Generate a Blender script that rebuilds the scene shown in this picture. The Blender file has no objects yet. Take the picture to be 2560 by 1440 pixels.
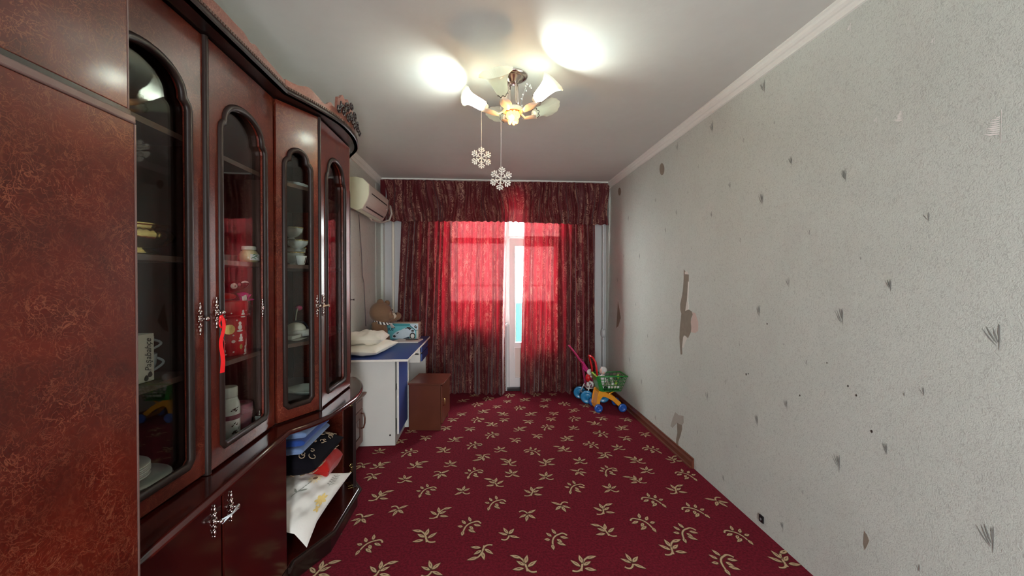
import bpy, bmesh, math, random
from mathutils import Vector, Matrix
from mathutils.geometry import tessellate_polygon
D = bpy.data
SC = bpy.context.scene
C = SC.collection
PI = math.pi
R = random.Random(7)
LAMP_W = 9.5
sin, cos = math.sin, math.cos

# ------------------------------------------------------------------ camera
cd = D.cameras.new('camera'); cam = D.objects.new('camera', cd); C.objects.link(cam)
cd.sensor_fit = 'HORIZONTAL'; cd.sensor_width = 36.0; cd.lens = 36.0 * 1000 / 2560
cd.shift_y = -10 / 2560
cd.clip_start = .02
cam.location = (0, 0, 1.45)
cam.rotation_euler = (PI / 2 - math.radians(.57), 0, -math.atan(.07))
SC.camera = cam

# ------------------------------------------------------------------ world, light, exposure
w = D.worlds.new('world'); SC.world = w; w.use_nodes = True
bg = w.node_tree.nodes['Background']
bg.inputs[0].default_value = (.93, .97, 1.0, 1); bg.inputs[1].default_value = 30.0
SC.view_settings.view_transform = 'Standard'
SC.view_settings.look = 'None'
SC.view_settings.exposure = 0.9
SC.view_settings.gamma = 1.0
SC.view_settings.use_curve_mapping = False


def light(name, kind, loc, energy, col, size=.05, rot=None, sy=None, portal=False):
    l = D.lights.new(name, kind); l.energy = energy; l.color = col
    if kind == 'AREA':
        l.size = size
        if sy: l.shape = 'RECTANGLE'; l.size_y = sy
        if portal: l.cycles.is_portal = True
    else:
        l.shadow_soft_size = size
    o = D.objects.new(name, l); C.objects.link(o); o.location = loc
    if rot: o.rotation_euler = rot
    return o


light('window_portal', 'AREA', (.24, 5.36, 1.4), 1, (1, 1, 1), 1.6, (-PI / 2, 0, 0), 2.6, True)
light('fill_opening_portal', 'AREA', (.275, -1.72, 1.05), 1, (1, 1, 1), .35, (PI / 2, 0, 0), 2.1, True)  # portal for the added fill opening behind the camera

# ------------------------------------------------------------------ node helpers


class NT:
    def __init__(s, name):
        s.m = D.materials.new(name); s.m.use_nodes = True
        s.t = s.m.node_tree; s.n = s.t.nodes; s.l = s.t.links
        s.b = s.n['Principled BSDF']; s.out = s.n['Material Output']

    def N(s, kind, **k):
        n = s.n.new(kind)
        for a, v in k.items():
            if a.startswith('i_'):
                key = a[2:]
                key = int(key) if key.isdigit() else key.replace('_', ' ')
                s.put(n.inputs[key], v)
            else: setattr(n, a, v)
        return n

    def put(s, sock, v):
        if hasattr(v, 'is_output') or isinstance(v, bpy.types.NodeSocket): s.l.new(v, sock)
        elif isinstance(v, (tuple, list)) and len(v) == 3 and sock.type == 'RGBA': sock.default_value = (*v, 1)
        else: sock.default_value = v

    def M(s, op, a, b=0.0, c=None):
        n = s.n.new('ShaderNodeMath'); n.operation = op
        s.put(n.inputs[0], a); s.put(n.inputs[1], b)
        if c is not None: s.put(n.inputs[2], c)
        return n.outputs[0]

    def mix(s, f, a, b):
        n = s.n.new('ShaderNodeMix'); n.data_type = 'RGBA'
        s.put(n.inputs[0], f); s.put(n.inputs[6], a); s.put(n.inputs[7], b)
        return n.outputs[2]

    def ramp(s, f, st):
        n = s.n.new('ShaderNodeValToRGB'); s.put(n.inputs[0], f)
        cr = n.color_ramp
        while len(cr.elements) < len(st): cr.elements.new(.5)
        for e, (p, c) in zip(cr.elements, st):
            e.position = p; e.color = (*c, 1) if len(c) == 3 else c
        return n.outputs[0]

    def obj(s): return s.N('ShaderNodeTexCoord').outputs['Object']

    def map(s, v, sc=(1, 1, 1), rot=(0, 0, 0)):
        n = s.n.new('ShaderNodeMapping'); s.l.new(v, n.inputs[0]); n.inputs[3].default_value = sc; n.inputs[2].default_value = rot
        return n.outputs[0]

    def noise(s, v, sc, det=3, ro=.5, dist=0):
        n = s.n.new('ShaderNodeTexNoise'); s.l.new(v, n.inputs['Vector'])
        n.inputs['Scale'].default_value = sc; n.inputs['Detail'].default_value = det
        n.inputs['Roughness'].default_value = ro; n.inputs['Distortion'].default_value = dist
        return n.outputs[0]

    def bump(s, h, st=.3, dist=.01, target=None):
        n = s.n.new('ShaderNodeBump'); s.l.new(h, n.inputs['Height']); n.inputs['Strength'].default_value = st
        n.inputs['Distance'].default_value = dist
        s.l.new(n.outputs[0], (target or s.b).inputs['Normal']); return n.outputs[0]

    def set(s, **k):
        for a, v in k.items():
            s.put(s.b.inputs[a.replace('_', ' ')], v)
        return s


def simple(name, col, rough=.5, metal=0, spec=.5, coat=0, var=.08, vs=30, bump=0, bs=200, emis=None, es=0, trans=0):
    t = NT(name)
    o = t.obj(); n = t.noise(o, vs, 3)
    c0 = tuple(x * (1 - var) for x in col); c1 = tuple(min(1, x * (1 + var)) for x in col)
    t.put(t.b.inputs['Base Color'], t.mix(n, c0, c1))
    t.set(Roughness=rough, Metallic=metal, Specular_IOR_Level=spec, Coat_Weight=coat)
    if bump: t.bump(t.noise(o, bs, 2), bump, .002)
    if emis:
        t.set(Emission_Color=(*emis, 1), Emission_Strength=es)
    if trans: t.set(Transmission_Weight=trans)
    return t.m


MAT = {}


def mk_materials():
    m = MAT
    # burl veneer
    def burl(name, dark, mid, strand, rough, coat, amt=1.0):
        t = NT(name); o = t.obj()
        big = t.noise(o, 6, 4, .6, .5)
        base = t.mix(t.ramp(big, [(.35, (0, 0, 0)), (.65, (1, 1, 1))]), dark, mid)
        acc = None
        for sc, rot in ((20, (0.3, .5, .2)), (28, (1.1, .2, .9)), (15, (.5, 1.4, 2.0))):
            v = t.map(o, (1, 1, 1), rot)
            n = t.noise(v, sc, 2.6, .6, 1.9)
            r = t.M('SUBTRACT', 1.0, t.M('MULTIPLY', t.M('ABSOLUTE', t.M('SUBTRACT', n, .5)), 70.0))
            r = t.M('MAXIMUM', r, 0.0)
            acc = r if acc is None else t.M('MAXIMUM', acc, r)
        mask = t.M('MULTIPLY', acc, t.ramp(t.noise(o, 9, 3), [(.3, (.12, .12, .12)), (.7, (.95, .95, .95))]))
        mask = t.M('MULTIPLY', mask, amt)
        fine = t.noise(o, 160, 2)
        base = t.mix(t.M('MULTIPLY', fine, .35), base, tuple(x * 1.7 for x in mid))
        t.put(t.b.inputs['Base Color'], t.mix(mask, base, strand))
        t.set(Roughness=rough, Coat_Weight=coat, Coat_Roughness=.12, Specular_IOR_Level=.38)
        t.bump(t.noise(o, 60, 3), .06, .002)
        return t.m
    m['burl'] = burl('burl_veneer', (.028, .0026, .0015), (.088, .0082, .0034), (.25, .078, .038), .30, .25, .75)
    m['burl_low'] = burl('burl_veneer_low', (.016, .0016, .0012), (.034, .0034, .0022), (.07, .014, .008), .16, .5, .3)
    m['burl_light'] = burl('burl_veneer_board', (.15, .05, .034), (.22, .08, .055), (.40, .20, .15), .35, .3)
    m['bead'] = simple('bead_moulding', (.018, .009, .007), .42, spec=.28, var=.15, vs=40)
    m['dark_wood'] = simple('dark_wood', (.010, .004, .0035), .35, coat=.3, var=.2, vs=12)
    m['inside'] = simple('cabinet_inside', (.050, .018, .012), .5, var=.25, vs=9)
    t = NT('back_board'); o = t.obj()
    st = t.noise(t.map(o, (1, 30, .6)), 3, 3)
    t.put(t.b.inputs['Base Color'], t.mix(st, (.018, .007, .006), (.06, .022, .018))); t.set(Roughness=.3)
    m['backboard'] = t.m
    m['shelf'] = simple('shelf_board', (.085, .045, .033), .45, var=.15)
    m['edge_trim'] = simple('edge_trim', (.13, .075, .065), .35, var=.1)
    m['mirror'] = simple('mirror_glass', (.16, .155, .14), .04, metal=1, var=.02)
    m['chrome'] = simple('chrome', (.58, .50, .47), .2, metal=1, var=.04)
    m['brass'] = simple('brass', (.78, .55, .22), .22, metal=1, var=.08)
    # ceiling
    t = NT('ceiling_paint'); o = t.obj()
    n = t.noise(o, 1.4, 4, .55); n2 = t.noise(o, 14, 4)
    c = t.mix(n, (.60, .605, .56), (.68, .685, .64))
    t.put(t.b.inputs['Base Color'], t.mix(t.M('MULTIPLY', n2, .25), c, (.5, .49, .45)))
    t.set(Roughness=.6, Specular_IOR_Level=.35); t.bump(t.noise(o, 5, 5, .6), .12, .02)
    m['ceiling'] = t.m
    # wallpaper
    t = NT('embossed_wallpaper'); o = t.obj()
    a = t.noise(t.map(o, (1, 1, .8)), 95, 3, .6, 1.8)
    b = t.noise(o, 2.2, 4, .6); cc = t.noise(o, 38, 3)
    col = t.mix(b, (.545, .575, .52), (.645, .675, .625))
    lines = t.ramp(a, [(.38, (1, 1, 1)), (.47, (.0, .0, .0))])
    col = t.mix(t.M('MULTIPLY', lines, .32), col, (.25, .25, .235))
    stain = t.ramp(t.noise(t.map(o, (1, 1, .5)), 3.1, 5, .7), [(.55, (0, 0, 0)), (.75, (.35, .35, .35))])
    col = t.mix(stain, col, (.50, .48, .45))
    t.put(t.b.inputs['Base Color'], col)
    t.set(Roughness=.62, Specular_IOR_Level=.3); t.bump(a, .4, .005)
    m['wallpaper'] = t.m
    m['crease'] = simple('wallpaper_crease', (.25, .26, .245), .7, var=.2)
    m['crease_glint'] = simple('painted_shine', (.85, .82, .8), .35, var=.1)  # near-white colour standing in for highlights on crumpled paper
    m['tear'] = simple('exposed_plaster', (.235, .195, .15), .8, var=.2, vs=25, bump=.3)
    m['tear_dull'] = simple('dull_torn_paper', (.40, .37, .32), .8)
    m['tear_edge'] = simple('torn_paper_edge', (.72, .68, .62), .8)
    m['tear_pink'] = simple('pink_paper_patch', (.62, .47, .42), .8)
    m['crown'] = simple('crown_foam', (.80, .80, .74), .6, var=.04)
    m['baseboard'] = simple('baseboard_brown', (.13, .035, .018), .35, var=.25, vs=14)
    m['white_pvc'] = simple('white_pvc', (.80, .77, .76), .35, var=.02)
    m['pvc_panel'] = simple('pvc_panel', (.74, .64, .57), .45, var=.03)
    m['pipe'] = simple('painted_pipe', (.66, .60, .50), .4, var=.05)
    m['pipe_grey'] = simple('painted_pipe_grey', (.52, .53, .53), .45, var=.05)
    # glass
    t = NT('clear_glass')
    tr = t.N('ShaderNodeBsdfTransparent'); tr.inputs[0].default_value = (.90, .93, .91, 1)
    gl = t.N('ShaderNodeBsdfGlossy'); gl.inputs['Roughness'].default_value = .015
    lw = t.N('ShaderNodeLayerWeight'); lw.inputs[0].default_value = .5
    no = t.M('ADD', .05, t.M('MULTIPLY', .95, t.M('POWER', lw.outputs['Facing'], 5.0)))
    mx = t.N('ShaderNodeMixShader'); t.l.new(no, mx.inputs[0]); t.l.new(tr.outputs[0], mx.inputs[1]); t.l.new(gl.outputs[0], mx.inputs[2])
    t.l.new(mx.outputs[0], t.out.inputs[0]); m['glass'] = t.m
    m['crystal'] = simple('crystal', (.9, .92, .9), .05, trans=.62, var=.01, spec=.8)
    m['gold'] = simple('gold_plate', (.85, .62, .24), .2, metal=1, var=.12, vs=60)
    m['porcelain'] = simple('porcelain', (.78, .77, .74), .15, coat=.4, var=.02)
    m['porcelain_blue'] = simple('porcelain_grey', (.62, .68, .72), .15, coat=.4, var=.02)
    m['dish'] = simple('pale_green_dish', (.70, .80, .76), .12, coat=.5, var=.03)
    m['card'] = simple('cream_card', (.62, .57, .49), .7, var=.04)
    m['ink'] = simple('dark_ink', (.035, .022, .018), .6)
    # carpet
    t = NT('carpet_pile'); o = t.obj()
    a = t.noise(o, 75, 4, .7); b = t.noise(o, 2.5, 3); c3 = t.noise(o, 420, 2)
    col = t.mix(t.ramp(a, [(.36, (0, 0, 0)), (.62, (1, 1, 1))]), (.070, .002, .006), (.20, .009, .022))
    col = t.mix(t.M('MULTIPLY', b, .35), col, (.17, .009, .022))
    t.put(t.b.inputs['Base Color'], col); t.set(Roughness=.95, Specular_IOR_Level=.1, Sheen_Weight=.12, Sheen_Roughness=.5, Sheen_Tint=(.6, .15, .25, 1))
    t.bump(t.noise(o, 260, 3, .7), .8, .006); m['carpet'] = t.m

    def pile(n, c):
        t = NT(n); o = t.obj(); a = t.noise(o, 120, 3, .7)
        t.put(t.b.inputs['Base Color'], t.mix(a, tuple(x * .6 for x in c), tuple(x * 1.3 for x in c)))
        t.set(Roughness=.95, Specular_IOR_Level=.1); t.bump(t.noise(o, 260, 2), .6, .004); return t.m
    m['motif'] = pile('carpet_motif_beige', (.58, .42, .26)); m['motif_dark'] = pile('carpet_motif_olive', (.105, .055, .03))
    # curtain fabric with scroll damask
    def fabric(name, tl=.42, tpc=.05):
        t = NT(name); uv = t.N('ShaderNodeUVMap').outputs[0]
        sp = t.N('ShaderNodeSeparateXYZ'); t.l.new(uv, sp.inputs[0])
        CU, CV = .30, .34
        wob = t.M('MULTIPLY', t.M('SUBTRACT', t.noise(uv, 14, 2), .5), .02)
        u0 = t.M('ADD', sp.outputs[0], wob); v0 = t.M('ADD', sp.outputs[1], wob)
        row = t.M('FLOOR', t.M('DIVIDE', u0, CU / 2)); odd = t.M('MODULO', row, 2.0)
        x = t.M('SUBTRACT', t.M('MODULO', t.M('ADD', u0, 30 * CU), CU / 2), CU / 4)
        y = t.M('SUBTRACT', t.M('MODULO', t.M('ADD', t.M('ADD', v0, 30 * CV), t.M('MULTIPLY', odd, CV / 2)), CV), CV / 2)

        def spiral(cx, cy, rad, turns, sgn, wd=.32):
            dx = t.M('SUBTRACT', x, cx); dy = t.M('SUBTRACT', y, cy)
            r = t.M('SQRT', t.M('ADD', t.M('MULTIPLY', dx, dx), t.M('MULTIPLY', dy, dy)))
            th = t.M('DIVIDE', t.M('ARCTAN2', dy, dx), 2 * PI * sgn)
            ph = t.M('FRACT', t.M('ADD', t.M('MULTIPLY', r, turns / rad), t.M('ADD', th, 1.0)))
            ln = t.M('LESS_THAN', ph, wd)
            return t.M('MULTIPLY', ln, t.M('LESS_THAN', r, rad))
        s = spiral(.012, .075, .048, 1.9, 1)
        for args in ((-.035, -.02, .03, 1.6, -1), (.04, -.005, .026, 1.5, 1), (0, -.075, .052, 1.8, -1, .26)):
            s = t.M('MAXIMUM', s, spiral(*args))
        # leafy blotches
        bl = t.M('GREATER_THAN', t.noise(t.map(uv, (1, .8, 1)), 46, 3, .6, 1.2), .55)
        dx = t.M('ABSOLUTE', x)
        el = t.M('LESS_THAN', t.M('ADD', t.M('MULTIPLY', dx, 1.6), t.M('ABSOLUTE', t.M('SUBTRACT', y, .02))), .085)
        s = t.M('MAXIMUM', s, t.M('MULTIPLY', bl, el))
        tiny = t.M('GREATER_THAN', t.noise(uv, 95, 2, .5, .8), .60)
        s = t.M('MAXIMUM', s, t.M('MULTIPLY', tiny, .45))
        weave = t.noise(t.map(uv, (1, .2, 1)), 700, 2)
        ridge_glint = t.ramp(t.noise(t.map(uv, (1, .10, 1)), 22, 3, .6), [(.42, (.06, .06, .06)), (.60, (1, 1, 1))])  # vertical streaks put fold-ridge highlights into the pattern colour
        blot = t.M('GREATER_THAN', t.noise(t.map(uv, (1, .55, 1)), 17, 4, .65, .9), .56)
        s = t.M('MAXIMUM', t.M('MULTIPLY', s, .9), t.M('MULTIPLY', blot, .6))
        s = t.M('MULTIPLY', t.M('MULTIPLY', s, ridge_glint), t.M('ADD', t.M('MULTIPLY', weave, 1.0), .45))
        col = t.mix(s, (.085, .003, .007), (.42, .23, .165))
        t.put(t.b.inputs['Base Color'], col)
        t.put(t.b.inputs['Metallic'], t.M('MULTIPLY', s, .4))
        t.put(t.b.inputs['Roughness'], t.M('SUBTRACT', .60, t.M('MULTIPLY', s, .28)))
        t.set(Specular_IOR_Level=.35, Sheen_Weight=.25, Sheen_Roughness=.4)
        t.bump(s, .3, .003)
        tl_ = t.N('ShaderNodeBsdfTranslucent')
        t.put(tl_.inputs[0], t.mix(s, (.85, .022, .045), (.85, .14, .12)))
        mx = t.N('ShaderNodeMixShader'); mx.inputs[0].default_value = tl
        t.l.new(t.b.outputs[0], mx.inputs[1]); t.l.new(tl_.outputs[0], mx.inputs[2])
        tp = t.N('ShaderNodeBsdfTransparent'); tp.inputs[0].default_value = (1, .45, .45, 1)
        mx2 = t.N('ShaderNodeMixShader'); mx2.inputs[0].default_value = tpc
        t.l.new(mx.outputs[0], mx2.inputs[1]); t.l.new(tp.outputs[0], mx2.inputs[2])
        t.l.new(mx2.outputs[0], t.out.inputs[0]); return t.m
    m['curtain'] = fabric('damask_curtain', .055, .005)
    m['valance'] = fabric('damask_valance', .03, .0015)

    def cloth(n, c, c2=None, bs=90):
        t = NT(n); o = t.obj()
        t.put(t.b.inputs['Base Color'], t.mix(t.noise(o, 5, 3), c, c2 or tuple(x * .88 for x in c)))
        t.set(Roughness=.85, Specular_IOR_Level=.2, Sheen_Weight=.15); t.bump(t.noise(o, bs, 3), .25, .004); return t.m
    m['pillow_white'] = cloth('floral_cotton', (.80, .78, .73))
    m['pillow_cream'] = cloth('cream_cotton', (.80, .74, .62))
    m['yellow'] = cloth('yellow_print', (.80, .60, .22)); m['petal'] = cloth('petal_print', (.84, .72, .48))
    m['green_grey'] = cloth('grey_green_print', (.30, .31, .26)); m['brown_print'] = cloth('brown_print', (.20, .10, .05))
    m['denim'] = cloth('pale_blue_cloth', (.17, .25, .42), (.10, .15, .28)); m['blue_trim'] = cloth('blue_trim', (.02, .06, .26))
    m['black_cloth'] = simple('black_cloth', (.006, .005, .008), .9, spec=.1); m['gold_thread'] = cloth('gold_thread', (.45, .32, .20))
    m['red_cloth'] = cloth('red_cloth', (.42, .012, .008)); m['teddy'] = cloth('teddy_plush', (.23, .13, .075), (.17, .095, .055), 300)
    m['teddy_light'] = cloth('teddy_muzzle', (.62, .52, .40), None, 300)
    m['magenta'] = cloth('magenta_net', (.55, .02, .20)); m['ribbon'] = simple('red_ribbon', (.75, .012, .015), .35)
    m['desk_white'] = simple('white_laminate', (.62, .61, .57), .4, var=.03, vs=8)
    m['desk_blue'] = simple('blue_laminate', (.022, .055, .24), .38, var=.06, vs=8)
    m['desk_edge'] = simple('white_edge', (.78, .74, .68), .45)
    m['walnut'] = simple('walnut_laminate', (.105, .026, .012), .32, coat=.2, var=.22, vs=7)
    m['walnut_dull'] = simple('walnut_cabinet', (.16, .062, .045), .45, var=.2, vs=9)
    m['ac_side'] = simple('aged_ac_plastic', (.70, .68, .50), .4, var=.04); m['ac_front'] = simple('ac_front_plastic', (.52, .45, .39), .4, var=.04)
    m['black'] = simple('black_plastic', (.008, .008, .009), .4); m['cable'] = simple('grey_cable', (.13, .12, .12), .5)
    m['teal'] = simple('teal_print', (.13, .48, .52), .35, var=.1); m['teal_dark'] = simple('teal_band', (.035, .27, .30), .35)
    m['car_white'] = simple('pale_print', (.58, .70, .78), .35); m['print_navy'] = simple('navy_print', (.012, .035, .07), .35)
    m['paper'] = simple('paper_sheet', (.80, .77, .72), .7)
    m['cart_green'] = simple('green_plastic', (.012, .19, .03), .3, coat=.3); m['cart_yellow'] = simple('yellow_plastic', (.75, .30, .015), .3, coat=.3)
    m['cart_red'] = simple('red_plastic', (.60, .008, .012), .3, coat=.3); m['wheel_blue'] = simple('blue_plastic', (.015, .085, .36), .28, coat=.3)
    m['wheel_light'] = simple('light_blue_plastic', (.02, .22, .46), .3, coat=.3)
    m['pink_pl'] = simple('pink_plastic', (.55, .03, .14), .4); m['white_pl'] = simple('white_plastic', (.72, .70, .68), .4)
    m['skin'] = simple('doll_skin', (.70, .42, .33), .5); m['doll_hat'] = cloth('doll_hat_knit', (.62, .60, .58), None, 200)
    m['lime'] = simple('lime_plastic', (.42, .62, .08), .4); m['snow'] = simple('glitter_foam', (.82, .77, .68), .5, var=.1, vs=80, bump=.6)
    m['mauve'] = simple('mauve_plastic', (.20, .060, .085), .35, coat=.3); m['lid_mauve'] = simple('mauve_lid', (.30, .10, .13), .35)
    m['tin_red'] = simple('red_tin', (.42, .012, .018), .3, coat=.3, var=.1); m['green_print'] = simple('green_print', (.05, .16, .07), .4)
    m['jar_cream'] = simple('honey_jar', (.72, .58, .33), .2, coat=.5)
    m['teal_wall'] = simple('balcony_cladding', (.015, .13, .12), .6, var=.15, vs=20)
    m['concrete'] = simple('balcony_concrete', (.5, .48, .45), .8)
    m['amber'] = simple('amber_crystal', (.95, .55, .12), .1, trans=.6, emis=(1, .52, .10), es=2.2)
    m['bulb_warm'] = simple('warm_bulb', (1, .9, .6), .4, emis=(1, .75, .35), es=30)
    m['bulb_cold'] = simple('cold_bulb', (1, 1, 1), .4, emis=(.93, 1, .90), es=45)
    m['leaf_cap'] = simple('blush_leaf_cap', (.74, .56, .42), .35, coat=.3); m['arm_white'] = simple('cream_arm', (.72, .66, .52), .3, coat=.3)
    # frosted lamp glass
    t = NT('frosted_glass'); o = t.obj()
    tl = t.N('ShaderNodeBsdfTranslucent'); tl.inputs[0].default_value = (.95, .98, .90, 1)
    t.set(Base_Color=(.62, .66, .55, 1), Roughness=.25, Coat_Weight=.3)
    mx = t.N('ShaderNodeMixShader'); mx.inputs[0].default_value = .78
    t.l.new(t.b.outputs[0], mx.inputs[1]); t.l.new(tl.outputs[0], mx.inputs[2]); t.l.new(mx.outputs[0], t.out.inputs[0])
    m['frost'] = t.m


mk_materials()

# ------------------------------------------------------------------ mesh helpers


class MB:
    def __init__(s): s.v = []; s.f = []; s.mi = []; s.sm = []; s.uv = None

    def add(s, vs, fs, mi=0, smooth=False):
        o = len(s.v); s.v += [tuple(p) for p in vs]
        for f in fs: s.f.append([i + o for i in f]); s.mi.append(mi); s.sm.append(smooth)
        return s

    def box(s, x0, y0, z0, x1, y1, z1, mi=0):
        return s.add([(x0, y0, z0), (x1, y0, z0), (x1, y1, z0), (x0, y1, z0), (x0, y0, z1), (x1, y0, z1), (x1, y1, z1), (x0, y1, z1)],
                     [(0, 3, 2, 1), (4, 5, 6, 7), (0, 1, 5, 4), (1, 2, 6, 5), (2, 3, 7, 6), (3, 0, 4, 7)], mi)

    def cbox(s, c, sx, sy, sz, rot=None, mi=0):
        vs = [Vector((x * sx / 2, y * sy / 2, z * sz / 2)) for z in (-1, 1) for x, y in ((-1, -1), (1, -1), (1, 1), (-1, 1))]
        if rot is not None: vs = [rot @ v for v in vs]
        c = Vector(c)
        return s.add([v + c for v in vs], [(0, 3, 2, 1), (4, 5, 6, 7), (0, 1, 5, 4), (1, 2, 6, 5), (2, 3, 7, 6), (3, 0, 4, 7)], mi)

    def lathe(s, c, prof, n=24, axis=None, mi=0, mod=None, cap=True):
        c = Vector(c); q = Vector((0, 0, 1)).rotation_difference(Vector(axis)) if axis else None
        vs = []
        for j, (r, z) in enumerate(prof):
            for i in range(n):
                a = 2 * PI * i / n; rr = r * (mod(a, j) if mod else 1)
                p = Vector((rr * cos(a), rr * sin(a), z))
                if q: p = q @ p
                vs.append(p + c)
        fs = [(j * n + i, j * n + (i + 1) % n, (j + 1) * n + (i + 1) % n, (j + 1) * n + i) for j in range(len(prof) - 1) for i in range(n)]
        s.add(vs, fs, mi, True)
        if cap:
            o = len(s.v) - len(vs)
            if prof[0][0] > 1e-5: s.f.append([o + i for i in range(n)][::-1]); s.mi.append(mi); s.sm.append(False)
            if prof[-1][0] > 1e-5: s.f.append([o + (len(prof) - 1) * n + i for i in range(n)]); s.mi.append(mi); s.sm.append(False)
        return s

    def tube(s, pts, r, n=8, mi=0, closed=False, caps=True):
        pts = [Vector(p) for p in pts]; m = len(pts); vs = []
        up = None
        for i, p in enumerate(pts):
            a = pts[(i - 1) % m] if (closed or i > 0) else p; b = pts[(i + 1) % m] if (closed or i < m - 1) else p
            t = (b - a)
            t = t.normalized() if t.length > 1e-9 else Vector((0, 0, 1))
            if up is None:
                up = Vector((0, 0, 1)) if abs(t.z) < .9 else Vector((1, 0, 0))
            x = up - t * up.dot(t)
            x = x.normalized() if x.length > 1e-6 else t.orthogonal().normalized()
            y = t.cross(x); up = x
            rr = r(i / (m - 1)) if callable(r) else r
            for k in range(n):
                an = 2 * PI * k / n; vs.append(p + x * (rr * cos(an)) + y * (rr * sin(an)))
        fs = [(i * n + k, i * n + (k + 1) % n, ((i + 1) % m) * n + (k + 1) % n, ((i + 1) % m) * n + k) for i in range(m if closed else m - 1) for k in range(n)]
        s.add(vs, fs, mi, True)
        if caps and not closed:
            o = len(s.v) - len(vs)
            s.f.append([o + k for k in range(n)][::-1]); s.mi.append(mi); s.sm.append(False)
            s.f.append([o + (m - 1) * n + k for k in range(n)]); s.mi.append(mi); s.sm.append(False)
        return s

    def ball(s, c, rx, ry=None, rz=None, n=14, mi=0, rot=None):
        ry = ry or rx; rz = rz or rx; c = Vector(c); h = max(4, n // 2); vs = [(0, 0, -1)]; fs = []
        for j in range(1, h):
            ph = -PI / 2 + PI * j / h
            for i in range(n):
                a = 2 * PI * i / n; vs.append((cos(ph) * cos(a), cos(ph) * sin(a), sin(ph)))
        vs.append((0, 0, 1))
        for i in range(n): fs.append((0, 1 + (i + 1) % n, 1 + i))
        for j in range(h - 2):
            for i in range(n):
                a = 1 + j * n + i; b = 1 + j * n + (i + 1) % n; fs.append((a, b, b + n, a + n))
        o = 1 + (h - 2) * n
        for i in range(n): fs.append((o + i, o + (i + 1) % n, len(vs) - 1))
        out = []
        for v in vs:
            p = Vector((v[0] * rx, v[1] * ry, v[2] * rz))
            if rot is not None: p = rot @ p
            out.append(p + c)
        return s.add(out, fs, mi, True)

    def prism(s, poly, z0, z1, mi=0):
        n = len(poly)
        tri = tessellate_polygon([[Vector((p[0], p[1], 0)) for p in poly]])
        area = sum(poly[i][0] * poly[(i + 1) % n][1] - poly[(i + 1) % n][0] * poly[i][1] for i in range(n))
        if area < 0: poly = poly[::-1]; tri = [tuple(n - 1 - i for i in t) for t in tri]
        fs = []
        for t in tri:
            a, b, c = [poly[i] for i in t]
            cr = (b[0] - a[0]) * (c[1] - a[1]) - (b[1] - a[1]) * (c[0] - a[0])
            if cr < 0: t = t[::-1]
            fs.append([i + n for i in t]); fs.append(list(t)[::-1])
        fs += [(i, (i + 1) % n, n + (i + 1) % n, n + i) for i in range(n)]
        return s.add([(p[0], p[1], z0) for p in poly] + [(p[0], p[1], z1) for p in poly], fs, mi)

    def plate(s, outer, holes, d0, d1, fn, mi=0):
        """2-D outline with holes, extruded between depths; fn(s,z,d)->3-D"""
        loops = [outer] + holes
        tri = tessellate_polygon([[Vector((p[0], p[1], 0)) for p in l] for l in loops])
        flat = [p for l in loops for p in l]; n = len(flat)
        vs = [fn(p[0], p[1], d0) for p in flat] + [fn(p[0], p[1], d1) for p in flat]
        fs = []
        for t in tri:
            a, b, c = [flat[i] for i in t]
            cr = (b[0] - a[0]) * (c[1] - a[1]) - (b[1] - a[1]) * (c[0] - a[0])
            if cr < 0: t = t[::-1]
            fs.append([i + n for i in t]); fs.append(list(t)[::-1])
        o = 0
        for l in loops:
            m = len(l)
            for i in range(m): fs.append((o + i, o + (i + 1) % m, n + o + (i + 1) % m, n + o + i))
            o += m
        return s.add(vs, fs, mi)

    def sweep(s, path, prof, fn, closed=False, mi=0, smooth=True):
        """path 2-D, prof [(offset along in-plane normal, depth)], closed profile"""
        m = len(path); k = len(prof); vs = []
        for i in range(m):
            a = path[(i - 1) % m] if (closed or i) else path[i]; b = path[(i + 1) % m] if (closed or i < m - 1) else path[i]
            p = path[i]
            def nrm(u, v):
                dx, dy = v[0] - u[0], v[1] - u[1]; L = math.hypot(dx, dy) or 1; return (dy / L, -dx / L)
            n1 = nrm(a, p) if a != p else nrm(p, b); n2 = nrm(p, b) if b != p else n1
            nx, ny = n1[0] + n2[0], n1[1] + n2[1]; L = math.hypot(nx, ny) or 1; nx /= L; ny /= L
            sc = 1 / max(.5, nx * n1[0] + ny * n1[1])
            for off, d in prof: vs.append(fn(p[0] + nx * off * sc, p[1] + ny * off * sc, d))
        fs = [(i * k + j, i * k + (j + 1) % k, ((i + 1) % m) * k + (j + 1) % k, ((i + 1) % m) * k + j) for i in range(m if closed else m - 1) for j in range(k)]
        s.add(vs, fs, mi, smooth)
        if not closed:
            o = len(s.v) - len(vs)
            s.f.append([o + j for j in range(k)][::-1]); s.mi.append(mi); s.sm.append(False)
            s.f.append([o + (m - 1) * k + j for j in range(k)]); s.mi.append(mi); s.sm.append(False)
        return s

    def grid(s, fn, nu, nv, mi=0, thick=None, uvf=None):
        vs = [fn(i / nu, j / nv) for j in range(nv + 1) for i in range(nu + 1)]
        fs = [(j * (nu + 1) + i, j * (nu + 1) + i + 1, (j + 1) * (nu + 1) + i + 1, (j + 1) * (nu + 1) + i) for j in range(nv) for i in range(nu)]
        if uvf: s.uv = [uvf(i / nu, j / nv) for j in range(nv + 1) for i in range(nu + 1)]
        return s.add(vs, fs, mi, True)

    def poly(s, pts, mi=0):
        tri = tessellate_polygon([[Vector(p) for p in pts]])
        return s.add(pts, [list(t) for t in tri], mi)

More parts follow.
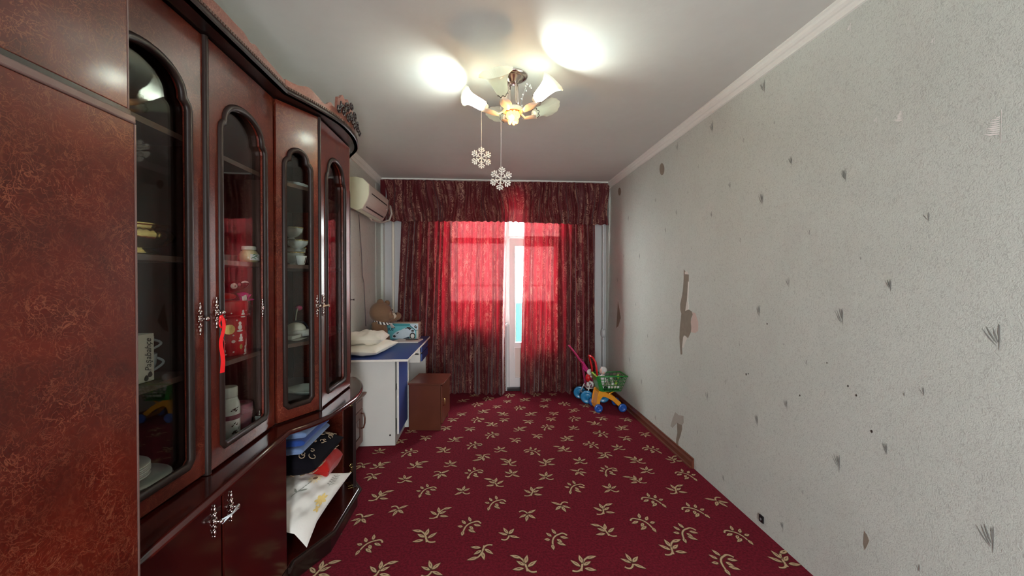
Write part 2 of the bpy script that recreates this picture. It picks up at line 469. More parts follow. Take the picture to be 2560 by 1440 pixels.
    def build(s, name, mats, parent=None, bev=0, seg=2, fix=True):
        if not isinstance(mats, (list, tuple)): mats = [mats]
        me = D.meshes.new(name); me.from_pydata(s.v, [], s.f)
        for mm in mats: me.materials.append(MAT[mm] if isinstance(mm, str) else mm)
        for p, mi, sm in zip(me.polygons, s.mi, s.sm): p.material_index = mi; p.use_smooth = sm
        if s.uv:
            ul = me.uv_layers.new(name='UVMap')
            for lp in me.loops: ul.data[lp.index].uv = s.uv[lp.vertex_index]
        if fix:
            b = bmesh.new(); b.from_mesh(me); bmesh.ops.recalc_face_normals(b, faces=b.faces[:]); b.to_mesh(me); b.free()
        o = D.objects.new(name, me); C.objects.link(o)
        if parent: o.parent = parent; o.matrix_parent_inverse = Matrix.Translation(-Vector(parent.location)) if not parent.rotation_euler[2] else parent.matrix_basis.inverted()
        if bev:
            md = o.modifiers.new('bevel', 'BEVEL'); md.width = bev; md.segments = seg; md.limit_method = 'ANGLE'; md.angle_limit = .6
        return o


def tag(o, label=None, cat=None, group=None, kind=None):
    if label: o['label'] = label
    if cat: o['category'] = cat
    if group: o['group'] = group
    if kind: o['kind'] = kind
    return o


def thing(name, loc, label, cat, group=None):
    o = D.objects.new(name, None); C.objects.link(o); o.location = loc; o.empty_display_size = .05
    return tag(o, label, cat, group)


def struct(o): o['kind'] = 'structure'; return o


def text(name, body, size, fn, mat, parent, align='LEFT', shear=0, depth=.0006, thick=0):
    cu = D.curves.new(name, 'FONT'); cu.body = body; cu.size = size; cu.align_x = align; cu.shear = shear; cu.resolution_u = 3; cu.offset = thick
    t = D.objects.new(name, cu); C.objects.link(t)
    dg = bpy.context.evaluated_depsgraph_get(); me = D.meshes.new_from_object(t.evaluated_get(dg))
    D.objects.remove(t)
    for v in me.vertices: v.co = Vector(fn(v.co.x, v.co.y))
    me.materials.clear(); me.materials.append(MAT[mat])
    o = D.objects.new(name, me); C.objects.link(o)
    if parent: o.parent = parent; o.matrix_parent_inverse = Matrix.Translation(-Vector(parent.location))
    return o


XY = lambda a, b, d: (a, b, d)
# ------------------------------------------------------------------ room shell
XL, XR, YB, YF, ZC = -1.29, 1.61, 5.20, -1.6, 2.69
struct(MB().box(XL - .1, YF - .1, -.12, XR + .1, YB + .22, -.006).build('floor', 'concrete'))
carpet = MB()
carpet.box(XL, YF, -.006, XR, YB, 0)
MOT = [(-0.52,2.03,'S'), (-0.26,2.01,'V'), (-0.01,2.12,'s'), (0.21,2.02,'M'), (0.5,2,'S'), (0.76,1.99,'V'), (1.01,2.09,'S'), (-0.62,2.23,'F'), (-0.33,2.28,'M'), (-0.08,2.36,'F'), (0.14,2.26,'V'), (0.41,2.21,'F'), (0.7,2.26,'M'), (0.94,2.32,'f'), (-0.74,2.47,'T'), (-0.54,2.55,'T'), (-0.28,2.5,'S'), (0.08,2.59,'F'), (0.27,2.44,'T'), (0.49,2.52,'t'), (0.75,2.47,'S'), (1.1,2.55,'f'), (1.32,2.67,'S'), (-0.7,2.73,'S'), (-0.39,2.78,'F'), (-0.15,2.75,'v'), (0.08,2.85,'M'), (0.33,2.71,'S'), (0.64,2.75,'F'), (0.87,2.71,'v'), (1.1,2.82,'M'), (-0.82,3,'T'), (-0.57,2.94,'V'), (-0.32,3,'T'), (-0.07,3.01,'F'), (0.21,2.97,'V'), (0.45,2.91,'v'), (0.71,2.96,'t'), (0.95,2.97,'F'), (1.23,2.95,'v'), (-0.82,3.18,'S'), (-0.53,3.17,'S'), (-0.26,3.16,'V'), (-0.01,3.26,'s'), (0.2,3.16,'M'), (0.49,3.14,'S'), (0.76,3.14,'v'), (1,3.23,'s'), (1.22,3.13,'M'), (1.52,3.12,'S'), (-0.88,3.44,'V'), (-0.62,3.4,'F'), (-0.34,3.43,'M'), (-0.08,3.51,'F'), (0.14,3.4,'V'), (0.4,3.35,'f'), (0.68,3.38,'M'), (0.93,3.45,'f'), (1.15,3.37,'v'), (1.42,3.32,'f'), (-0.75,3.64,'T'), (-0.54,3.7,'t'), (-0.27,3.65,'S'), (0.08,3.73,'F'), (0.28,3.59,'t'), (0.49,3.67,'t'), (0.75,3.6,'S'), (1.09,3.69,'f'), (1.29,3.56,'t'), (1.51,3.64,'T'), (-0.69,3.89,'S'), (-0.37,3.93,'T'), (-0.14,3.89,'t'), (0.34,3.86,'S'), (0.63,3.89,'F'), (0.87,3.85,'v'), (1.34,3.82,'S'), (0.08,4.01,'M'), (1.12,3.96,'M'), (-0.32,4.16,'T'), (-0.06,4.15,'F'), (0.21,4.12,'T'), (0.45,4.05,'t'), (0.7,4.11,'T'), (0.95,4.11,'F'), (1.23,4.09,'t'), (1.47,4.04,'t'), (-0.24,4.33,'T'), (-0.01,4.41,'S'), (0.21,4.31,'M'), (0.5,4.29,'S'), (0.76,4.28,'T'), (1,4.37,'s'), (1.22,4.3,'t'), (-0.07,4.66,'F'), (0.15,4.56,'T'), (0.41,4.5,'F'), (0.69,4.54,'T'), (0.93,4.61,'f'), (1.16,4.52,'t'), (-0.26,4.82,'S'), (0.06,4.88,'F'), (0.28,4.75,'T'), (0.49,4.81,'S'), (0.75,4.77,'s'), (0.33,5,'F'), (-0.12,5.04,'S'), (0.66,5.01,'F'), (0.87,5,'T'), (1.52,2.5,'t'), (1.49,2.87,'f'), (1.31,2.42,'f'), (1.16,2.21,'F'), (1.43,2.17,'f'), (1.24,1.97,'F'), (1.54,1.96,'S'), (-0.82,2.05,'S'), (-0.86,2.28,'T'), (-0.95,3.18,'T')]
CREASE = [(2.202, 2.569, 0.057), (2.72, 2.534, 0.07), (3.233, 2.564, 0.059), (1.994, 2.079, 0.038), (1.679, 1.923, 0.045), (2.21, 1.924, 0.058), (2.908, 2.306, 0.024), (2.384, 2.319, 0.025), (2.118, 2.325, 0.017), (2.519, 2.073, 0.036), (3.242, 2.018, 0.047), (3.066, 2.146, 0.019), (1.344, 1.682, 0.026), (1.875, 1.688, 0.02), (1.604, 1.544, 0.01), (2.008, 1.44, 0.039), (1.477, 1.434, 0.039), (2.231, 1.275, 0.056), (1.688, 1.288, 0.063), (3.447, 1.893, 0.042), (2.41, 1.701, 0.025), (4.362, 2.141, 0.053), (4.038, 1.698, 0.057), (4.717, 1.45, 0.058), (2.73, 1.917, 0.039), (1.14, 1.275, 0.063), (1.149, 0.633, 0.066), (1.698, 0.625, 0.058), (1.486, 0.777, 0.035), (2.242, 0.625, 0.052), (2.016, 0.79, 0.038), (2.556, 0.77, 0.027), (2.769, 0.614, 0.058), (2.412, 1.047, 0.021), (1.888, 1.04, 0.02), (1.354, 1.042, 0.023), (1.421, 1.013, 0.012), (2.572, 0.118, 0.04), (1.905, 0.378, 0.02), (2.038, 0.122, 0.038), (2.438, 0.39, 0.015), (1.362, 0.384, 0.021), (4.313, 0.566, 0.054), (3.975, 0.408, 0.057), (3.639, 0.155, 0.045), (3.355, 0.026, 0.041), (2.902, 0.303, 0.024), (4.512, 1.727, 0.046), (3.829, 0.899, 0.039), (3.183, 0.692, 0.026), (3.656, 2.201, 0.038), (3.001, 1.698, 0.018), (2.687, 1.45, 0.017), (2.041, 1.106, 0.011), (4.143, 1.195, 0.034)]
SHINE = [(1.441, 2.083, 0.043), (1.146, 1.932, 0.063), (1.334, 2.31, 0.017), (1.666, 2.564, 0.021), (1.544, 2.109, 0.014)]
TEARS = [('tear', [(3.126, 1.537), (3.101, 1.518), (3.101, 1.496), (3.046, 1.493), (3.048, 1.437), (3.063, 1.375), (3.065, 1.295), (3.087, 1.238), (3.095, 1.206), (3.044, 1.217), (3.002, 1.207), (2.985, 1.185), (3.008, 1.152), (3.013, 1.115), (3.005, 1.08), (3.013, 1.042), (3.054, 0.991), (3.103, 1.005), (3.134, 0.985), (3.14, 0.937), (3.15, 0.897), (3.146, 0.844), (3.172, 0.839), (3.185, 0.904), (3.193, 0.974), (3.187, 1.052), (3.174, 1.117), (3.162, 1.176), (3.181, 1.206), (3.182, 1.251), (3.15, 1.329), (3.138, 1.373), (3.126, 1.455)]), ('tear_edge', [(3.069, 1.295), (3.087, 1.238), (3.095, 1.203), (3.053, 1.216), (3.042, 1.247), (3.057, 1.295), (3.048, 1.376), (3.043, 1.437), (3.055, 1.437)]), ('tear_edge', [(3.128, 0.986), (3.113, 1.004), (3.066, 0.986), (3.109, 0.936), (3.127, 0.901), (3.146, 0.904)]), ('tear_pink', [(3.008, 1.201), (2.95, 1.199), (2.905, 1.133), (2.905, 1.068), (2.949, 1.045), (3.007, 1.043), (3.005, 1.092), (3.013, 1.121), (2.987, 1.172)]), ('tear_edge', [(3.105, 1.515), (3.071, 1.52), (3.052, 1.495), (3.105, 1.496)]), ('tear', [(4.715, 1.195), (4.657, 1.093), (4.615, 1.002), (4.698, 0.898), (4.771, 0.865), (4.743, 1.014)]), ('tear', [(3.229, 0.257), (3.145, 0.28), (3.144, 0.233), (3.171, 0.168), (3.206, 0.105), (3.206, 0.064), (3.242, 0.063), (3.242, 0.112), (3.221, 0.176)]), ('tear_edge', [(3.259, 0.335), (3.201, 0.33), (3.118, 0.351), (3.117, 0.297), (3.144, 0.267), (3.229, 0.257), (3.31, 0.185), (3.341, 0.188), (3.303, 0.266)]), ('tear', [(1.579, 0.384), (1.566, 0.375), (1.557, 0.357), (1.566, 0.329), (1.576, 0.305), (1.582, 0.327)]), ('tear', [(3.483, 2.441), (3.487, 2.421), (3.497, 2.407), (3.512, 2.399), (3.531, 2.4), (3.55, 2.409), (3.566, 2.425), (3.577, 2.446), (3.581, 2.468), (3.578, 2.488), (3.567, 2.503), (3.551, 2.51), (3.532, 2.509), (3.513, 2.499), (3.498, 2.483), (3.487, 2.463)]), ('tear', [(4.62, 2.491), (4.623, 2.474), (4.633, 2.461), (4.649, 2.454), (4.668, 2.454), (4.687, 2.462), (4.703, 2.476), (4.714, 2.494), (4.718, 2.513), (4.715, 2.53), (4.704, 2.543), (4.688, 2.55), (4.669, 2.549), (4.65, 2.541), (4.634, 2.528), (4.623, 2.51)])]
CARART = {'teal_dark': [[(-1.129, 0.958), (-0.849, 0.953), (-0.849, 0.925), (-1.12, 0.929)]], 'car_white': [[(-1.043, 0.801), (-1.034, 0.827), (-1.017, 0.845), (-0.991, 0.864), (-0.939, 0.884), (-0.899, 0.903), (-0.86, 0.916), (-0.821, 0.9), (-0.79, 0.878), (-0.78, 0.842), (-0.79, 0.82), (-0.839, 0.799), (-0.847, 0.808), (-0.878, 0.788), (-0.921, 0.782), (-0.991, 0.783), (-1.021, 0.787)], [(-0.838, 0.949), (-0.749, 0.949), (-0.749, 0.887), (-0.777, 0.882), (-0.838, 0.936)]], 'ink': [[(-0.901, 0.894), (-0.882, 0.905), (-0.873, 0.914), (-0.847, 0.914), (-0.821, 0.9), (-0.843, 0.881), (-0.873, 0.901), (-0.891, 0.892)], [(-0.83, 0.874), (-0.814, 0.885), (-0.793, 0.876), (-0.797, 0.863), (-0.821, 0.861)], [(-0.991, 0.849), (-0.965, 0.86), (-0.965, 0.851), (-0.982, 0.84), (-0.989, 0.84)], [(-1.036, 0.816), (-1.015, 0.827), (-0.995, 0.813), (-1.008, 0.799), (-1.026, 0.803)], [(-0.78, 0.814), (-0.781, 0.802), (-0.786, 0.791), (-0.793, 0.783), (-0.802, 0.778), (-0.812, 0.776), (-0.823, 0.778), (-0.832, 0.784), (-0.839, 0.792), (-0.843, 0.803), (-0.845, 0.814), (-0.843, 0.826), (-0.839, 0.836), (-0.831, 0.845), (-0.822, 0.85), (-0.812, 0.852), (-0.802, 0.85), (-0.793, 0.844), (-0.786, 0.836), (-0.781, 0.825)], [(-0.795, 0.914), (-0.784, 0.936), (-0.76, 0.922), (-0.768, 0.896)]], 'porcelain': [[(-0.791, 0.811), (-0.793, 0.802), (-0.798, 0.793), (-0.804, 0.788), (-0.812, 0.786), (-0.82, 0.788), (-0.827, 0.794), (-0.832, 0.802), (-0.833, 0.812), (-0.832, 0.822), (-0.827, 0.83), (-0.82, 0.836), (-0.812, 0.837), (-0.804, 0.835), (-0.797, 0.83), (-0.793, 0.821)], [(-0.779, 0.92), (-0.773, 0.927), (-0.768, 0.918), (-0.775, 0.911)]], 'print_navy': [[(-0.921, 0.783), (-0.86, 0.805), (-0.847, 0.803), (-0.845, 0.783), (-0.913, 0.78)], [(-0.85, 0.953), (-0.846, 0.953), (-0.834, 0.925), (-0.777, 0.88), (-0.749, 0.883), (-0.749, 0.878), (-0.778, 0.874), (-0.838, 0.921)]]}


ZJ = [0]


def leaf(mb, x, y, ang, L, W, T):
    """woven leaf: dark rim, beige body, dark vein, laid flat on the pile; T maps local to floor"""
    def outline(k, l0, l1):
        pts = []
        for i in range(9):
            t = i / 8; pts.append((l0 + (l1 - l0) * t, k * W * sin(PI * t ** .8)))
        return pts + [(p[0], -p[1]) for p in pts[-2:0:-1]]
    ca, sa = cos(ang), sin(ang)
    ZJ[0] = (ZJ[0] + .00013) % .0008
    def put(pl, z, mi):
        z += ZJ[0]
        mb.poly([(*T(x + p[0] * ca - p[1] * sa, y + p[0] * sa + p[1] * ca), z) for p in pl], mi)
    L *= 1.08
    put(outline(.86, -.005, L + .004), .0014, 2)
    put(outline(.66, 0, L), .0026, 1)
    put(outline(.12, L * .25, L * .68), .0038, 2)


def stem(mb, pts, T, wd=.0042):
    ZJ[0] = (ZJ[0] + .00013) % .0008
    for wdt, z, mi in ((wd * 1.6, .001 + ZJ[0] * .4, 2), (wd, .0018 + ZJ[0] * .4, 1)):
        l, r = [], []
        n = len(pts)
        for i, p in enumerate(pts):
            a = pts[max(0, i - 1)]; b = pts[min(n - 1, i + 1)]
            dx, dy = b[0] - a[0], b[1] - a[1]; q = math.hypot(dx, dy) or 1
            l.append((p[0] - dy / q * wdt, p[1] + dx / q * wdt)); r.append((p[0] + dy / q * wdt, p[1] - dx / q * wdt))
        for i in range(n - 1):
            mb.add([(*T(*q), z) for q in (l[i], l[i + 1], r[i + 1], r[i])], [(0, 1, 2, 3)], mi)


def bez(p0, p1, p2, n=8):
    return [((1 - t) ** 2 * p0[0] + 2 * t * (1 - t) * p1[0] + t * t * p2[0], (1 - t) ** 2 * p0[1] + 2 * t * (1 - t) * p1[1] + t * t * p2[1]) for t in [i / n for i in range(n + 1)]]


def motif(mb, X, Y, kind):
    fx = -1 if kind in 'Msft' and kind != 's' else 1
    fx = {'S': 1, 'M': -1, 's': -1, 'V': 1, 'v': -1, 'F': 1, 'f': -1, 'T': 1, 't': -1}[kind]
    fy = -1 if kind in 'sVv' else 1
    a0 = R.uniform(-.12, .12); sc = R.uniform(.97, 1.07)
    def T(u, v):
        u *= fx * sc; v *= fy * sc * 1.18
        return (X + u * cos(a0) - v * sin(a0), Y + u * sin(a0) + v * cos(a0))
    k = kind.upper()
    if k in 'SM':
        stem(mb, bez((-.055, -.045), (-.01, -.06), (0, -.005), 7), T)
        stem(mb, bez((-.01, -.045), (0, .02), (.03, .035), 6), T)
        leaf(mb, .022, .032, .25, .055, .014, T); leaf(mb, 0, 0, 1.75, .048, .015, T)
        leaf(mb, -.012, -.02, 2.45, .055, .014, T); leaf(mb, .004, -.012, .55, .045, .013, T)
        leaf(mb, .008, -.03, -.15, .052, .014, T)
    elif k == 'F':
        stem(mb, bez((-.04, -.045), (-.03, .015), (.02, .025), 7), T)
        stem(mb, bez((.02, .025), (.045, .04), (.06, .01), 6), T, .0045)
        for a in ((-.042, -.045, -1.7, .034), (-.045, -.01, 2.9, .03), (-.03, .012, 2.2, .036), (.0, .028, 1.85, .04),
                  (.018, .004, -.35, .042), (-.005, -.01, -.9, .032), (-.012, -.035, -.55, .045)):
            leaf(mb, a[0], a[1], a[2], a[3], .0135, T)
    else:
        stem(mb, bez((-.05, .03), (-.02, .055), (0, .01), 7), T)
        for a in ((.0, .012, .45, .058, .013), (.0, .0, -.75, .05, .015), (-.004, -.004, -1.9, .052, .014), (-.01, .004, -2.65, .05, .012)):
            leaf(mb, *a, T)


for X, Y, k in MOT: motif(carpet, X, Y, k)
# the same weave carried on where the camera does not reach
yy = 1.55
row = 0
while yy > -1.5:
    xx = -1.1 + (row % 2) * .12
    while xx < 1.5:
        if all((xx - a) ** 2 + (yy - b) ** 2 > .03 for a, b, _ in MOT):
            motif(carpet, xx + R.uniform(-.02, .02), yy + R.uniform(-.02, .02), R.choice('SMsFfTtVv'))
        xx += .25
    yy -= .22; row += 1
tag(carpet.build('carpet', ['carpet', 'motif', 'motif_dark'], fix=False), 'wall-to-wall wine red carpet woven with beige leaf sprays', 'carpet')

struct(MB().box(XL - .1, YF - .1, ZC, XR + .1, YB + .22, ZC + .1).build('ceiling', 'ceiling'))
struct(MB().box(XL - .1, YF, -.1, XL, YB + .2, ZC).build('wall_left', 'wallpaper'))
wr = struct(MB().box(XR, YF, -.1, XR + .1, YB + .2, ZC).build('wall_right', 'wallpaper'))
# wall behind the camera, with an opening added to let sky light in as fill
bk = MB(); bk.plate([(XL - .1, -.1), (XR + .1, -.1), (XR + .1, ZC), (XL - .1, ZC)], [[(.1, 0), (.1, 2.1), (.45, 2.1), (.45, 0)]], 0, .1, lambda s, z, d: (s, YF - d, z))
struct(bk.build('wall_back', 'wallpaper'))
# window wall: window + balcony door opening
WX0, WX1, DX1, WS, WT = -.49, .30, 1.03, .88, 2.42
fr = MB(); fr.plate([(XL - .1, -.1), (XR + .1, -.1), (XR + .1, ZC), (XL - .1, ZC)],
                    [[(WX0, WS), (WX0, WT), (DX1, WT), (DX1, .02), (WX1, .02), (WX1, WS)]], 0, .22, lambda s, z, d: (s, YB + d, z))
struct(fr.build('wall_front', 'pipe_grey'))


def frame(x0, x1, z0, z1, y, wd, dp, mb):
    mb.plate([(x0, z0), (x1, z0), (x1, z1), (x0, z1)], [[(x0 + wd, z0 + wd), (x1 - wd, z0 + wd), (x1 - wd, z1 - wd), (x0 + wd, z1 - wd)]], 0, dp, lambda s, z, d: (s, y + d, z))


m = MB(); frame(WX0, WX1 + .02, WS, WT, YB + .08, .05, .07, m); m.box(WX0 + .05, YB + .08, 1.935, WX1 - .03, YB + .15, 2.005)
win = struct(m.build('window_1', 'white_pvc', bev=.004))
g = MB().box(WX0 + .05, YB + .11, WS + .05, WX1 - .03, YB + .116, 1.935).build('window_pane', 'glass', win)
MB().box(WX0 + .05, YB + .11, 2.005, WX1 - .03, YB + .116, WT - .05).build('window_pane', 'glass', win)
MB().box(WX0 - .05, YB - .02, WS - .035, WX1, YB + .08, WS).build('window_sill', 'white_pvc', win, .008)
# balcony door
m = MB(); frame(.30, DX1, .02, WT, YB + .06, .03, .09, m); m.box(.33, YB + .06, 2.0, DX1 - .03, YB + .15, 2.03)
door = struct(m.build('door_1', 'white_pvc', bev=.004))
m = MB(); m.plate([(.325, .05), (DX1 - .025, .05), (DX1 - .025, 2.0), (.325, 2.0)],
                  [[(.405, .63), (.405, 1.893), (DX1 - .105, 1.893), (DX1 - .105, .63)], [(.405, .17), (.405, .56), (DX1 - .105, .56), (DX1 - .105, .17)]], 0, .07, lambda s, z, d: (s, YB + .02 + d, z))
m.build('door_leaf', 'white_pvc', door, .006)
MB().box(.40, YB + .045, .16, DX1 - .1, YB + .065, .57).build('door_panel', 'pvc_panel', door, .004)
m = MB(); frame(.395, DX1 - .095, .62, 1.903, YB + .012, .012, .01, m); frame(.395, DX1 - .095, .16, .57, YB + .012, .012, .01, m)
m.build('glazing_bead', 'white_pvc', door)
MB().box(.40, YB + .05, .62, DX1 - .1, YB + .056, 1.9).build('door_pane', 'glass', door)
MB().box(.33, YB + .10, 2.03, DX1 - .03, YB + .106, WT - .03).build('door_pane', 'glass', door)
MB().box(.30, YB - .015, 0, DX1, YB + .2, .035).build('threshold', 'dark_wood', door, .004)
# balcony
b = thing('balcony', (.3, 6, 0), 'bright balcony beyond the door with a teal clad parapet', 'balcony')
MB().box(-2.2, YB + .22, -.15, 2.6, 6.35, -.01).build('balcony_slab', 'concrete', b)
MB().box(-2.2, 6.22, -.01, 2.6, 6.30, 1.10).build('parapet', 'concrete', b)
for i in range(48):
    MB().box(-2.2 + i * .1, 6.19, .0, -2.2 + i * .1 + .085, 6.22, 1.09).build('parapet_slat', 'teal_wall', b, .006)
m = MB(); m.box(-2.2, 6.2, 1.1, 2.6, 6.32, 1.13); m.box(-2.2, 6.24, 1.355, 2.6, 6.27, 1.375)
for x in (-1.6, -.8, 1.4, 2.2): m.box(x, 6.24, 1.1, x + .04, 6.28, 1.37)
m.build('parapet_rail', 'white_pvc', b)

# crown mouldings
cprof = [(0, 0), (.052, 0), (.052, -.008), (.044, -.014), (.040, -.026), (.030, -.036), (.022, -.040), (.012, -.052), (.010, -.062), (0, -.064)]


def crown(name, x, s, y0, y1):
    mb = MB(); vs = []
    for y in (y0, y1):
        for o_, d in cprof: vs.append((x + s * o_, y, ZC + d))
    k = len(cprof)
    mb.add(vs, [(j, (j + 1) % k, k + (j + 1) % k, k + j) for j in range(k)] + [tuple(range(k)), tuple(range(2 * k - 1, k - 1, -1))])
    return struct(mb.build(name, 'crown'))


crown('trim_1', XR, -1, YF, YB); crown('trim_2', XL, 1, YF, YB)
struct(MB().box(XL + .04, 4.955, ZC - .014, XR - .04, 5.02, ZC).build('trim_3', 'crown', bev=.003))
# baseboard on the right
m = MB(); m.plate([(0, 0), (.018, 0), (.018, .045), (.010, .062), (.008, .075), (0, .078)], [], 2.955, YB - .01, lambda s, z, d: (XR - .0005 - s, d, z))
m.plate([(.018, 0), (.030, 0), (.028, .009), (.018, .013)], [], 2.96, YB - .01, lambda s, z, d: (XR - .0005 - s, d, z))
struct(m.build('baseboard_right', 'baseboard'))
m = MB(); m.plate([(0, 0), (.018, 0), (.018, .045), (.010, .062), (.008, .075), (0, .078)], [], 2.9, YB - .01, lambda s, z, d: (XL + .0005 + s, d, z))
struct(m.build('baseboard_left', 'baseboard'))

# wallpaper damage on the right wall
for ti, (k, pts) in enumerate(TEARS):
    dz = {'tear': .0012, 'tear_edge': .0028, 'tear_pink': .0008}[k]
    mb = MB(); mb.plate(pts, [], 0, dz, lambda s, z, d: (XR - d, s, z))
    if ti == 7: mb.build('dull_torn_paper', 'tear_dull', wr); continue
    mb.build({'tear': 'torn_patch', 'tear_edge': 'torn_paper_edge', 'tear_pink': 'pink_patch'}[k], k, wr)


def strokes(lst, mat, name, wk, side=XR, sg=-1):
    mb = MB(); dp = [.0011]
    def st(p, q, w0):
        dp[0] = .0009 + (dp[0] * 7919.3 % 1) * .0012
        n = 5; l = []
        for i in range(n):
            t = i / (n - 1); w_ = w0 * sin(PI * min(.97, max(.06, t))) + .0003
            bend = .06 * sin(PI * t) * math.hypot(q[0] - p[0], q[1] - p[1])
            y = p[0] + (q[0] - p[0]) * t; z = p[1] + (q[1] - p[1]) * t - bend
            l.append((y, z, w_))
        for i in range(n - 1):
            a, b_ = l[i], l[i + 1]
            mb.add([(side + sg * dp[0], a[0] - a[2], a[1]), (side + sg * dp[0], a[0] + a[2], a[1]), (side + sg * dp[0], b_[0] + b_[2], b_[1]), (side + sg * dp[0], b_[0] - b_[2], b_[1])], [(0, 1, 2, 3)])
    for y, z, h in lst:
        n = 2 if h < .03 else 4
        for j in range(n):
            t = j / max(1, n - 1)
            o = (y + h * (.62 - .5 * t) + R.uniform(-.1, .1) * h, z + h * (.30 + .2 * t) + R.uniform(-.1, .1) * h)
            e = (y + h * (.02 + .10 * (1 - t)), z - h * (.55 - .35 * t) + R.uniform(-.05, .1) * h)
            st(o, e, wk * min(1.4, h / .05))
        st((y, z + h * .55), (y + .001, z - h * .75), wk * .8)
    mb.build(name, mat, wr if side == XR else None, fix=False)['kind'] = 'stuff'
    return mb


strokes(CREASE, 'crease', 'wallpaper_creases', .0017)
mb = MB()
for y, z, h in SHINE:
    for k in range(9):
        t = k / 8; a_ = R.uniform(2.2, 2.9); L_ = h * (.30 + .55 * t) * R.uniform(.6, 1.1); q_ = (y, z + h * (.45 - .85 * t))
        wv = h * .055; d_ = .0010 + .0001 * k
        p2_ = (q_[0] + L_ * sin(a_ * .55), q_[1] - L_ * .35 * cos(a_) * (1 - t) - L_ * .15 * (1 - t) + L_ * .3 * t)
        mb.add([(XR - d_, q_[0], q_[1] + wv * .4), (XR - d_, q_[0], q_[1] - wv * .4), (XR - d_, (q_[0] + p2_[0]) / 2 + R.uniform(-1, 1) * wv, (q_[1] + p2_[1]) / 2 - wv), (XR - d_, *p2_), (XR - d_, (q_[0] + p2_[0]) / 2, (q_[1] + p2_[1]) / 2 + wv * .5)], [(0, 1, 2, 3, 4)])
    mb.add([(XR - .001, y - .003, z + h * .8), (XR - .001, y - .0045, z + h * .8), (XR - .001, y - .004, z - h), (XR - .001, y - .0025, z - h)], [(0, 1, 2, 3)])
q = mb.build('painted_shine', 'crease_glint', wr, fix=False); q['kind'] = 'stuff'  # glints on the crumpled wallpaper, painted as pale shards
mb = MB()
for py_, pz_, r_ in [(1.93, .86, .004), (2.35, .87, .006), (2.33, .878, .004), (1.77, 1.06, .003), (2.17, 1.2, .004), (1.66, .98, .004), (1.62, .95, .004), (1.55, .82, .005)]:
    mb.ball((XR - .001, py_, pz_), .0015, r_, r_ * 1.3, 8)
q = mb.build('nail_holes', 'ink', wr); q['kind'] = 'stuff'
# black cable socket low on the right wall: hole frame
s_ = thing('antenna_socket', (XR, 2.2, .06), 'tiny black square socket low on the right wall by the carpet', 'socket')
MB().box(XR - .010, 2.183, .045, XR - .0015, 2.217, .085).build('socket_body', 'black', s_, .002)
MB().lathe((XR - .009, 2.2, .064), [(.007, 0), (.007, .005), (.003, .006)], 12, (-1, 0, 0)).build('socket_hole', 'cable', s_)
# left-wall marks
ml = [(3.3 + R.random() * 1.7, .95 + R.random() * 1.5, R.choice((.03, .045, .06))) for _ in range(26)]
mb = MB()
for y, z, h in ml:
    for j in range(2):
        dy = R.uniform(-.008, .008)
        mb.add([(XL + .0012, y + dy - .0022, z), (XL + .0012, y + dy + .0022, z), (XL + .0012, y + dy + .003 + h * .2, z + h), (XL + .0012, y + dy + .001 + h * .2, z + h)], [(0, 1, 2, 3)])
q = mb.build('wallpaper_creases', 'crease', D.objects['wall_left'], fix=False); q['kind'] = 'stuff'
struct(MB().box(XL + .0, 4.88, 0, XL + .005, 4.95, 2.6).box(XL, 5.12, 0, XL + .03, 5.2, 2.6).build('trim_4', 'wallpaper'))

# pipes
o = thing('heating_pipe', (-1.135, 5.10, 0), 'cream painted vertical heating pipe in the left corner beside the curtain', 'pipe')
MB().tube([(-1.135, 5.10, z / 10) for z in range(0, 27, 2)], .017, 12).build('pipe_tube', 'pipe', o)
MB().lathe((-1.135, 5.10, 2.3), [(.024, 0), (.024, .02)], 12).build('pipe_clip', 'pipe', o)
o = thing('heating_pipe', (1.555, 5.12, 0), 'grey painted vertical heating pipe with a valve in the right corner', 'pipe')
MB().tube([(1.555, 5.12, z / 10) for z in range(0, 27, 2)], .016, 12).build('pipe_tube', 'pipe_grey', o)
MB().lathe((1.555, 5.12, .70), [(.018, 0), (.030, .02), (.034, .05), (.030, .09), (.018, .11)], 12).build('valve', 'pipe_grey', o)

# ------------------------------------------------------------------ curtains


def curtain(name, mat, xt, xb, zt, zb, y, folds, amp, seed, nu=260, nv=24, bot=1.0, top=.35, gather=1.7, par=None, lift=0):
    r = random.Random(seed)
    ws = [r.uniform(.6, 1.5) for _ in range(folds)]; tot = sum(ws); edges = [0]
    for v in ws: edges.append(edges[-1] + v / tot)
    am = [r.uniform(.45, 1.15) for _ in range(folds)]; ph2 = r.uniform(0, 6)
    def off(u, v):
        for i in range(folds):
            if u <= edges[i + 1] or i == folds - 1:
                t = (u - edges[i]) / (edges[i + 1] - edges[i]); a = am[i]; break
        e = sin(PI * t) ** 2
        g = (top + (bot - top) * min(1, v * 1.6))
        return amp * g * (a * e - .5) + .35 * amp * g * sin(u * 9 + ph2 + v * 1.5) + .12 * amp * sin(u * folds * 9 + v * 3)
    mb = MB()
    def fn(i, j):
        v = j
        s = i + .006 * sin(v * 5 + i * 20)
        x0 = xt[0] + (xb[0] - xt[0]) * v ** .7; x1 = xt[1] + (xb[1] - xt[1]) * v ** .7
        z = zt + (zb - zt) * v
        if v > .99: z += .006 * sin(i * folds * 6.3 + seed) + lift * sin(i * 5)
        return (x0 + (x1 - x0) * s, y - off(i, v), z)
    W = abs(xt[1] - xt[0]) * gather
    # arc length along fold for UV
    acc = [0]
    for k in range(1, nu + 1):
        a, b_ = fn((k - 1) / nu, .6), fn(k / nu, .6); acc.append(acc[-1] + math.hypot(b_[0] - a[0], b_[1] - a[1]))
    mb.grid(fn, nu, nv, uvf=lambda i, j: (acc[round(i * nu)], (zt + (zb - zt) * j)))
    return mb.build(name, mat, par, fix=False)


